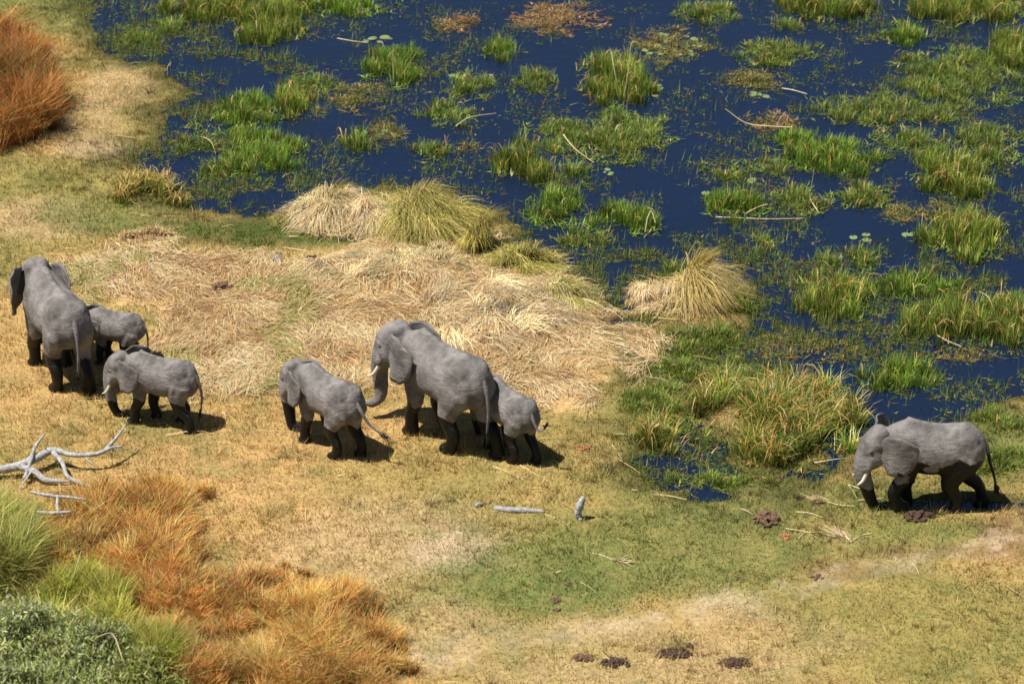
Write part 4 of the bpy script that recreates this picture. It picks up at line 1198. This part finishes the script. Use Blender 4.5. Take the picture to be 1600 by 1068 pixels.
# ------------------------------------------------------------------ single reeds
def reed(label, pts, mat=M_REED, name='fallen_reed', r=.016, plume=0, group='fallen reeds'):
    r *= .75
    p0 = pts[0]; c = at(p0[0], p0[1], p0[2]); org = np.array([c[0], c[1], max(float(gz(c[0], c[1])[0]), 0.)])
    t = empty(name, org); tag(t, label, 'reed', group)
    b = bmesh.new(); P = []
    for (px, py, z) in pts:
        q = at(px, py, z); P.append(np.array([q[0], q[1], max(z, float(gz(q[0], q[1])[0]) + r)]) - org)
    tube(b, P, [r * (1.15 - .5 * j / (len(P) - 1)) for j in range(len(P))], 6, 4)
    bmesh.ops.recalc_face_normals(b, faces=b.faces)
    m = bpy.data.meshes.new('stalk'); b.to_mesh(m); b.free(); link('stalk', m, mat, t)
    if plume:
        d = P[-1] - P[-2]; d /= np.linalg.norm(d); n = plume
        Q0 = P[-1] + RNG.normal(0, .03, (n, 3)) - d * RNG.uniform(0, .35, (n, 1))
        sp = RNG.normal(0, .12, (n, 3)); sp[:, 2] = np.abs(sp[:, 2])
        Q2 = Q0 + d * RNG.uniform(.15, .42, (n, 1)) + sp; Q1 = (Q0 + Q2) / 2 + np.array([0, 0, .05])
        cc = pick([alb(236, 214, 170), alb(214, 184, 130), alb(170, 140, 96)], [3, 2, 1], n)
        rb = Ribbons(); rb.add(Q0, Q1, Q2, .022, cc, cc, K=2, taper=.3); rb.build('plume', M_STRAW, t)
    return t
Z = .17
reed('fallen reed with frayed head left of the wading elephant trunk', [(1335, 790, Z), (1310, 788, Z), (1290, 783, Z), (1272, 782, Z)], plume=60)
reed('long straw crossing under the wading elephant trunk', [(1326, 757, Z), (1350, 766, Z), (1385, 790, Z)])
reed('straight straw pointing at the wading elephant knee', [(1340, 781, Z), (1365, 779, Z), (1392, 777, Z)])
reed('forked pale reed lying under the dung heap', [(1228, 825, Z), (1252, 829, Z), (1266, 831, Z), (1302, 830, Z)])
reed('side arm of straw crossing the forked reed', [(1248, 841, Z), (1256, 832, Z), (1262, 829, Z)], r=.012)
reed('white-plumed fallen reed in the green turf', [(1362, 833, Z), (1345, 836, Z), (1328, 846, Z), (1312, 838, Z)], plume=70)
reed('second plume lying against the white-plumed reed', [(1340, 840, Z), (1322, 843, Z), (1302, 836, Z)], plume=50, r=.012)
reed('pale stalk left of the red-brown dung heap right end', [(1243, 799, Z), (1265, 801, Z), (1286, 808, Z)])
reed('short stalk above the red-brown dung heap', [(1157, 794, Z), (1166, 797, Z), (1176, 803, Z)], r=.014)
reed('thin straw near the little puddle', [(1022, 772, Z), (1045, 774, Z), (1073, 780, Z)])
reed('loose bunch of dry leaves on the green turf', [(926, 864, Z), (942, 868, Z), (956, 874, Z), (974, 879, Z)], plume=26)
reed('straw below the grey log end', [(852, 804, Z), (866, 810, Z), (881, 817, Z)], r=.013)
reed('long straw on the golden turf below the herd', [(712, 832, Z), (736, 840, Z), (765, 848, Z)], r=.014)
reed('long straw beside the following calf foot', [(770, 728, Z), (800, 741, Z), (826, 754, Z)])
reed('longest straw right of the following calf', [(812, 726, Z), (836, 740, Z), (862, 755, Z)])
reed('upright pale stick in the sandy path', [(944, 1020, Z), (943, 1008, .5), (941, 994, .8)], r=.014)
reed('pale stalk leaning in the green grass, lower left', [(112, 912, .5), (118, 890, .9), (127, 860, 1.3)], r=.02)
reed('long pale stalk arching in front of the lower left shrub', [(208, 1066, .4), (192, 1030, .9), (176, 990, 1.3), (150, 995, 1.35)], r=.018)
W_ = dict(name='reed_stalk', group='single reeds standing in the marsh')
reed('tall bent yellow reed standing in the right marsh', [(1280, 333, .0), (1266, 310, .3), (1268, 292, .7), (1272, 266, 1.25)], r=.02, **W_)
reed('leaning yellow stick on the brown matted clump', [(1236, 199, .1), (1200, 197, .12), (1165, 192, .15), (1133, 170, .55)], r=.022, **W_)
reed('flat yellow stick below the wide upper right clump', [(1222, 138, .08), (1240, 141, .1), (1261, 147, .12)], r=.022, **W_)
reed('tall broken reed on the rear of the central island', [(975, 150, .1), (982, 110, .9), (987, 68, 1.7), (1002, 70, 1.6)], r=.018, **W_)
reed('upright yellow reed left of the broken one on the central island', [(968, 145, .1), (960, 110, .8), (955, 80, 1.3)], r=.02, **W_)
reed('long yellow reed leaning to the lower right of the central island', [(880, 210, .5), (898, 232, .3), (928, 254, .05)], r=.02, **W_)
reed('reed leaning right over the round upper clump', [(628, 118, .1), (640, 98, .5), (655, 77, .95)], M_REEDG, r=.016, **W_)
reed('straight thin reed in the round upper clump', [(615, 125, .1), (614, 95, .6), (615, 68, 1.1)], M_REEDG, r=.013, **W_)
reed('long olive reed arching from the fountain tussock', [(1060, 445, .2), (1066, 415, .7), (1088, 376, 1.3)], M_REEDG, r=.018, **W_)
reed('pale stick rising from the dark pool', [(1332, 637, .05), (1342, 624, .3), (1357, 609, .6)], r=.016, **W_)
reed('white broken leaf in the clump under the channel', [(1008, 362, .1), (1012, 340, .45), (1018, 330, .6), (1024, 348, .35)], r=.018, **W_)
reed('arching pale leaf in the left shallows', [(262, 118, .05), (262, 105, .3), (268, 97, .4)], r=.012, **W_)
reed('arching bleached leaf beside the lower left clump', [(318, 214, .1), (330, 222, .3), (337, 240, .05)], r=.014, **W_)
reed('pale floating stalk below the dark vivid clump', [(1118, 339, .02), (1145, 340, .03), (1200, 342, .03), (1255, 341, .03)], r=.02, **W_)
reed('pale reed across the low clump right of the channel', [(1166, 333, .15), (1185, 323, .2), (1200, 319, .25)], r=.018, **W_)
reed('straw-coloured reed on the upper left inlet weeds', [(527, 60, .03), (550, 64, .03), (575, 67, .04)], r=.018, **W_)
reed('brown reed sticking out of the dark straggling clump', [(712, 197, .05), (735, 183, .2), (775, 177, .1)], r=.018, **W_)
reed('pale fallen leaf in the wide right marsh stand', [(1465, 524, .2), (1480, 532, .15), (1502, 541, .1)], r=.02, **W_)
reed('arching pale leaf above the wide right stand', [(1555, 490, .2), (1545, 465, .6), (1530, 455, .5)], r=.014, **W_)

# ------------------------------------------------------------------ lily pads
def pad_mesh():
    V = [(0, 0, .006)]; n = 14
    for k in range(n + 1):
        a = .22 + (2 * PI - .44) * k / n
        V.append((math.cos(a), math.sin(a), .012 + .02 * (k % 3 == 0)))
    F_ = np.array([(0, k + 1, k + 2) for k in range(n)])
    return mesh_np('lily_pad', np.array(V), [F_])
PADM = pad_mesh(); PADM.materials.append(M_PAD)
def pads(px, py, rx, ry, n, rad, label, group):
    made = []
    for k in range(n):
        a = random.uniform(0, 2 * PI); r = math.sqrt(random.random())
        q = at(px + rx * r * math.cos(a), py + ry * r * math.sin(a))
        o = link('lily_pad', PADM, None, None, (q[0], q[1], .008 + .002 * k))
        s = rad * random.uniform(.5, 1.0); o.scale = (s, s, s * .6); o.rotation_euler = (random.gauss(0, .05), random.gauss(0, .05), random.uniform(0, 6))
        tag(o, label, 'lily pad', group); made.append(o)
    made.sort(key=lambda o_: o_.location.x)
    if 1 < n <= 5:
        for k, o in enumerate(made): o['label'] = ['leftmost', 'second', 'third', 'fourth', 'fifth'][k] + (' ' if k == 0 else ' from left ') + label
    elif n > 5:
        made[0]['label'] = 'leftmost ' + label; made[-1]['label'] = 'rightmost ' + label
pads(588, 64, 26, 6, 7, .16, 'pale lily pad in the cluster left of top centre, above the round clump', 'pads above the round clump')
pads(722, 119, 14, 4, 4, .14, 'lily pad floating above the yellow-green weed clump', 'pads at the yellow-green weed clump')
pads(582, 210, 36, 8, 12, .11, 'lily pad on the weed raft above the straw tussocks', 'pads on the weed raft above the tussocks')
pads(1046, 74, 50, 22, 22, .13, 'lily pad on the pale raft at the top of the channel', 'pads on the pale raft')
pads(1012, 140, 26, 12, 16, .15, 'lily pad at the right flank of the central island', 'pads beside the central island')
pads(950, 268, 6, 9, 4, .10, 'tiny pale pad in the short column below the central island', 'pads below the central island')
pads(1185, 148, 20, 4, 4, .15, 'lily pad in the row above the leaning stick', 'pads above the leaning stick')
pads(1176, 283, 20, 3, 3, .15, 'lily pad in the row under the low green tongue', 'pads under the low green tongue')
pads(1103, 301, 1, 1, 1, .17, 'single white-green pad alone in the channel', 'lone pad in the channel')
pads(1345, 372, 16, 6, 5, .13, 'lily pad below the low clumps right of the bent reed', 'pads right of the bent reed')
pads(1422, 366, 12, 4, 3, .14, 'lily pad beside the flat weedy right patch', 'pads by the flat weedy patch')
pads(456, 226, 2, 2, 1, .15, 'single lily pad beside the bright lower left clump', 'lone pad at the left clump')

# ------------------------------------------------------------------ dung
def dung(label, px, py, rx, ry, n, sz, mat, ht=.22, group='dung heaps on the bank', name='dung_heap'):
    c = at(px, py, .15); sx, sy = ppm(px, py); RX, RY = rx / sx, ry / sy
    z0 = float(gz(c[0], c[1])[0])
    b = bmesh.new()
    n = int(n * 2.4); sz = sz * .62; ht = ht * .8
    for k in range(n):
        a = random.uniform(0, 2 * PI); r = random.random() ** .7 
        s = sz * random.uniform(.6, 1.3)
        p = (RX * r * math.cos(a), RY * r * math.sin(a), max(ht * (1 - r) * random.uniform(.4, 1), 0) + s * .45)
        m = Matrix.Translation(p) @ Matrix.Rotation(random.uniform(0, 6), 4, 'Z') @ Matrix.Diagonal((s * random.uniform(.9, 1.4), s * random.uniform(.8, 1.1), s * random.uniform(.6, .9), 1))
        vs = bmesh.ops.create_icosphere(b, subdivisions=1, radius=1, matrix=m)['verts']
        for v in vs: v.co += Vector((random.gauss(0, 1), random.gauss(0, 1), random.gauss(0, 1))) * s * .16
    m = bpy.data.meshes.new(name); b.to_mesh(m); b.free()
    o = link(name, m, mat, None, (c[0], c[1], z0)); tag(o, label, 'dung', group)
dung('crumbled red-brown dung heap on green turf left of the wading elephant', 1198, 811, 19, 10, 46, .09, M_DUNG, .28)
dung('small orange dung lump below the red-brown heap', 1226, 839, 7, 4, 9, .07, M_DUNGO, .1)
dung('wet dark dung at the feet of the wading elephant', 1437, 809, 24, 8, 46, .085, M_DUNGD, .2)
dung('dark dung spread on the sandy path, middle of the bottom row', 1053, 1024, 28, 8, 70, .055, M_DUNGD, .1)
dung('single black dung ball above the middle path dung', 1078, 1013, 3, 2, 4, .08, M_DUNGD, .1)
dung('scattered dung at the right end of the bottom row', 1147, 1036, 30, 8, 70, .05, M_DUNGD, .08)
dung('clotted brown dung left of the middle path dung', 962, 1037, 24, 9, 34, .06, M_DUNGD, .1)
dung('paler brown dung at the left end of the bottom row', 910, 1030, 18, 6, 30, .055, M_DUNG, .1)
dung('reddish dung heap in the straw bed above the herd', 347, 456, 22, 13, 44, .10, M_DUNG, .3)
dung('small reddish dung lumps right of the heap in the straw bed', 424, 440, 12, 6, 16, .08, M_DUNG, .12)
dung('orange-brown bits on the turf right of the following calf', 912, 699, 14, 5, 16, .05, M_DUNGO, .06)
dung('dung pellets low on the green turf, upper of the group', 889, 915, 5, 3, 5, .055, M_DUNG, .06)
dung('dung pellets low on the green turf, middle of the group', 868, 940, 9, 5, 9, .05, M_DUNG, .06)
dung('two dung pellets low on the green turf, lowest of the group', 871, 955, 11, 2, 4, .055, M_DUNG, .04)
dung('brown pellets on the green turf near the path', 1276, 902, 9, 6, 8, .05, M_DUNG, .05)
dung('little dung crumbs on the green turf below the red-brown heap', 1155, 905, 4, 3, 4, .05, M_DUNG, .05)
dung('brown clods in the straw beyond the large adult', 880, 585, 20, 8, 24, .05, M_DUNG, .06)
dung('dark earth clod at the back edge of the straw bed', 434, 409, 8, 4, 10, .08, M_WOODG, .15)
dung('second dark clod at the back edge of the straw bed', 486, 412, 16, 7, 24, .08, M_DUNGD, .2)
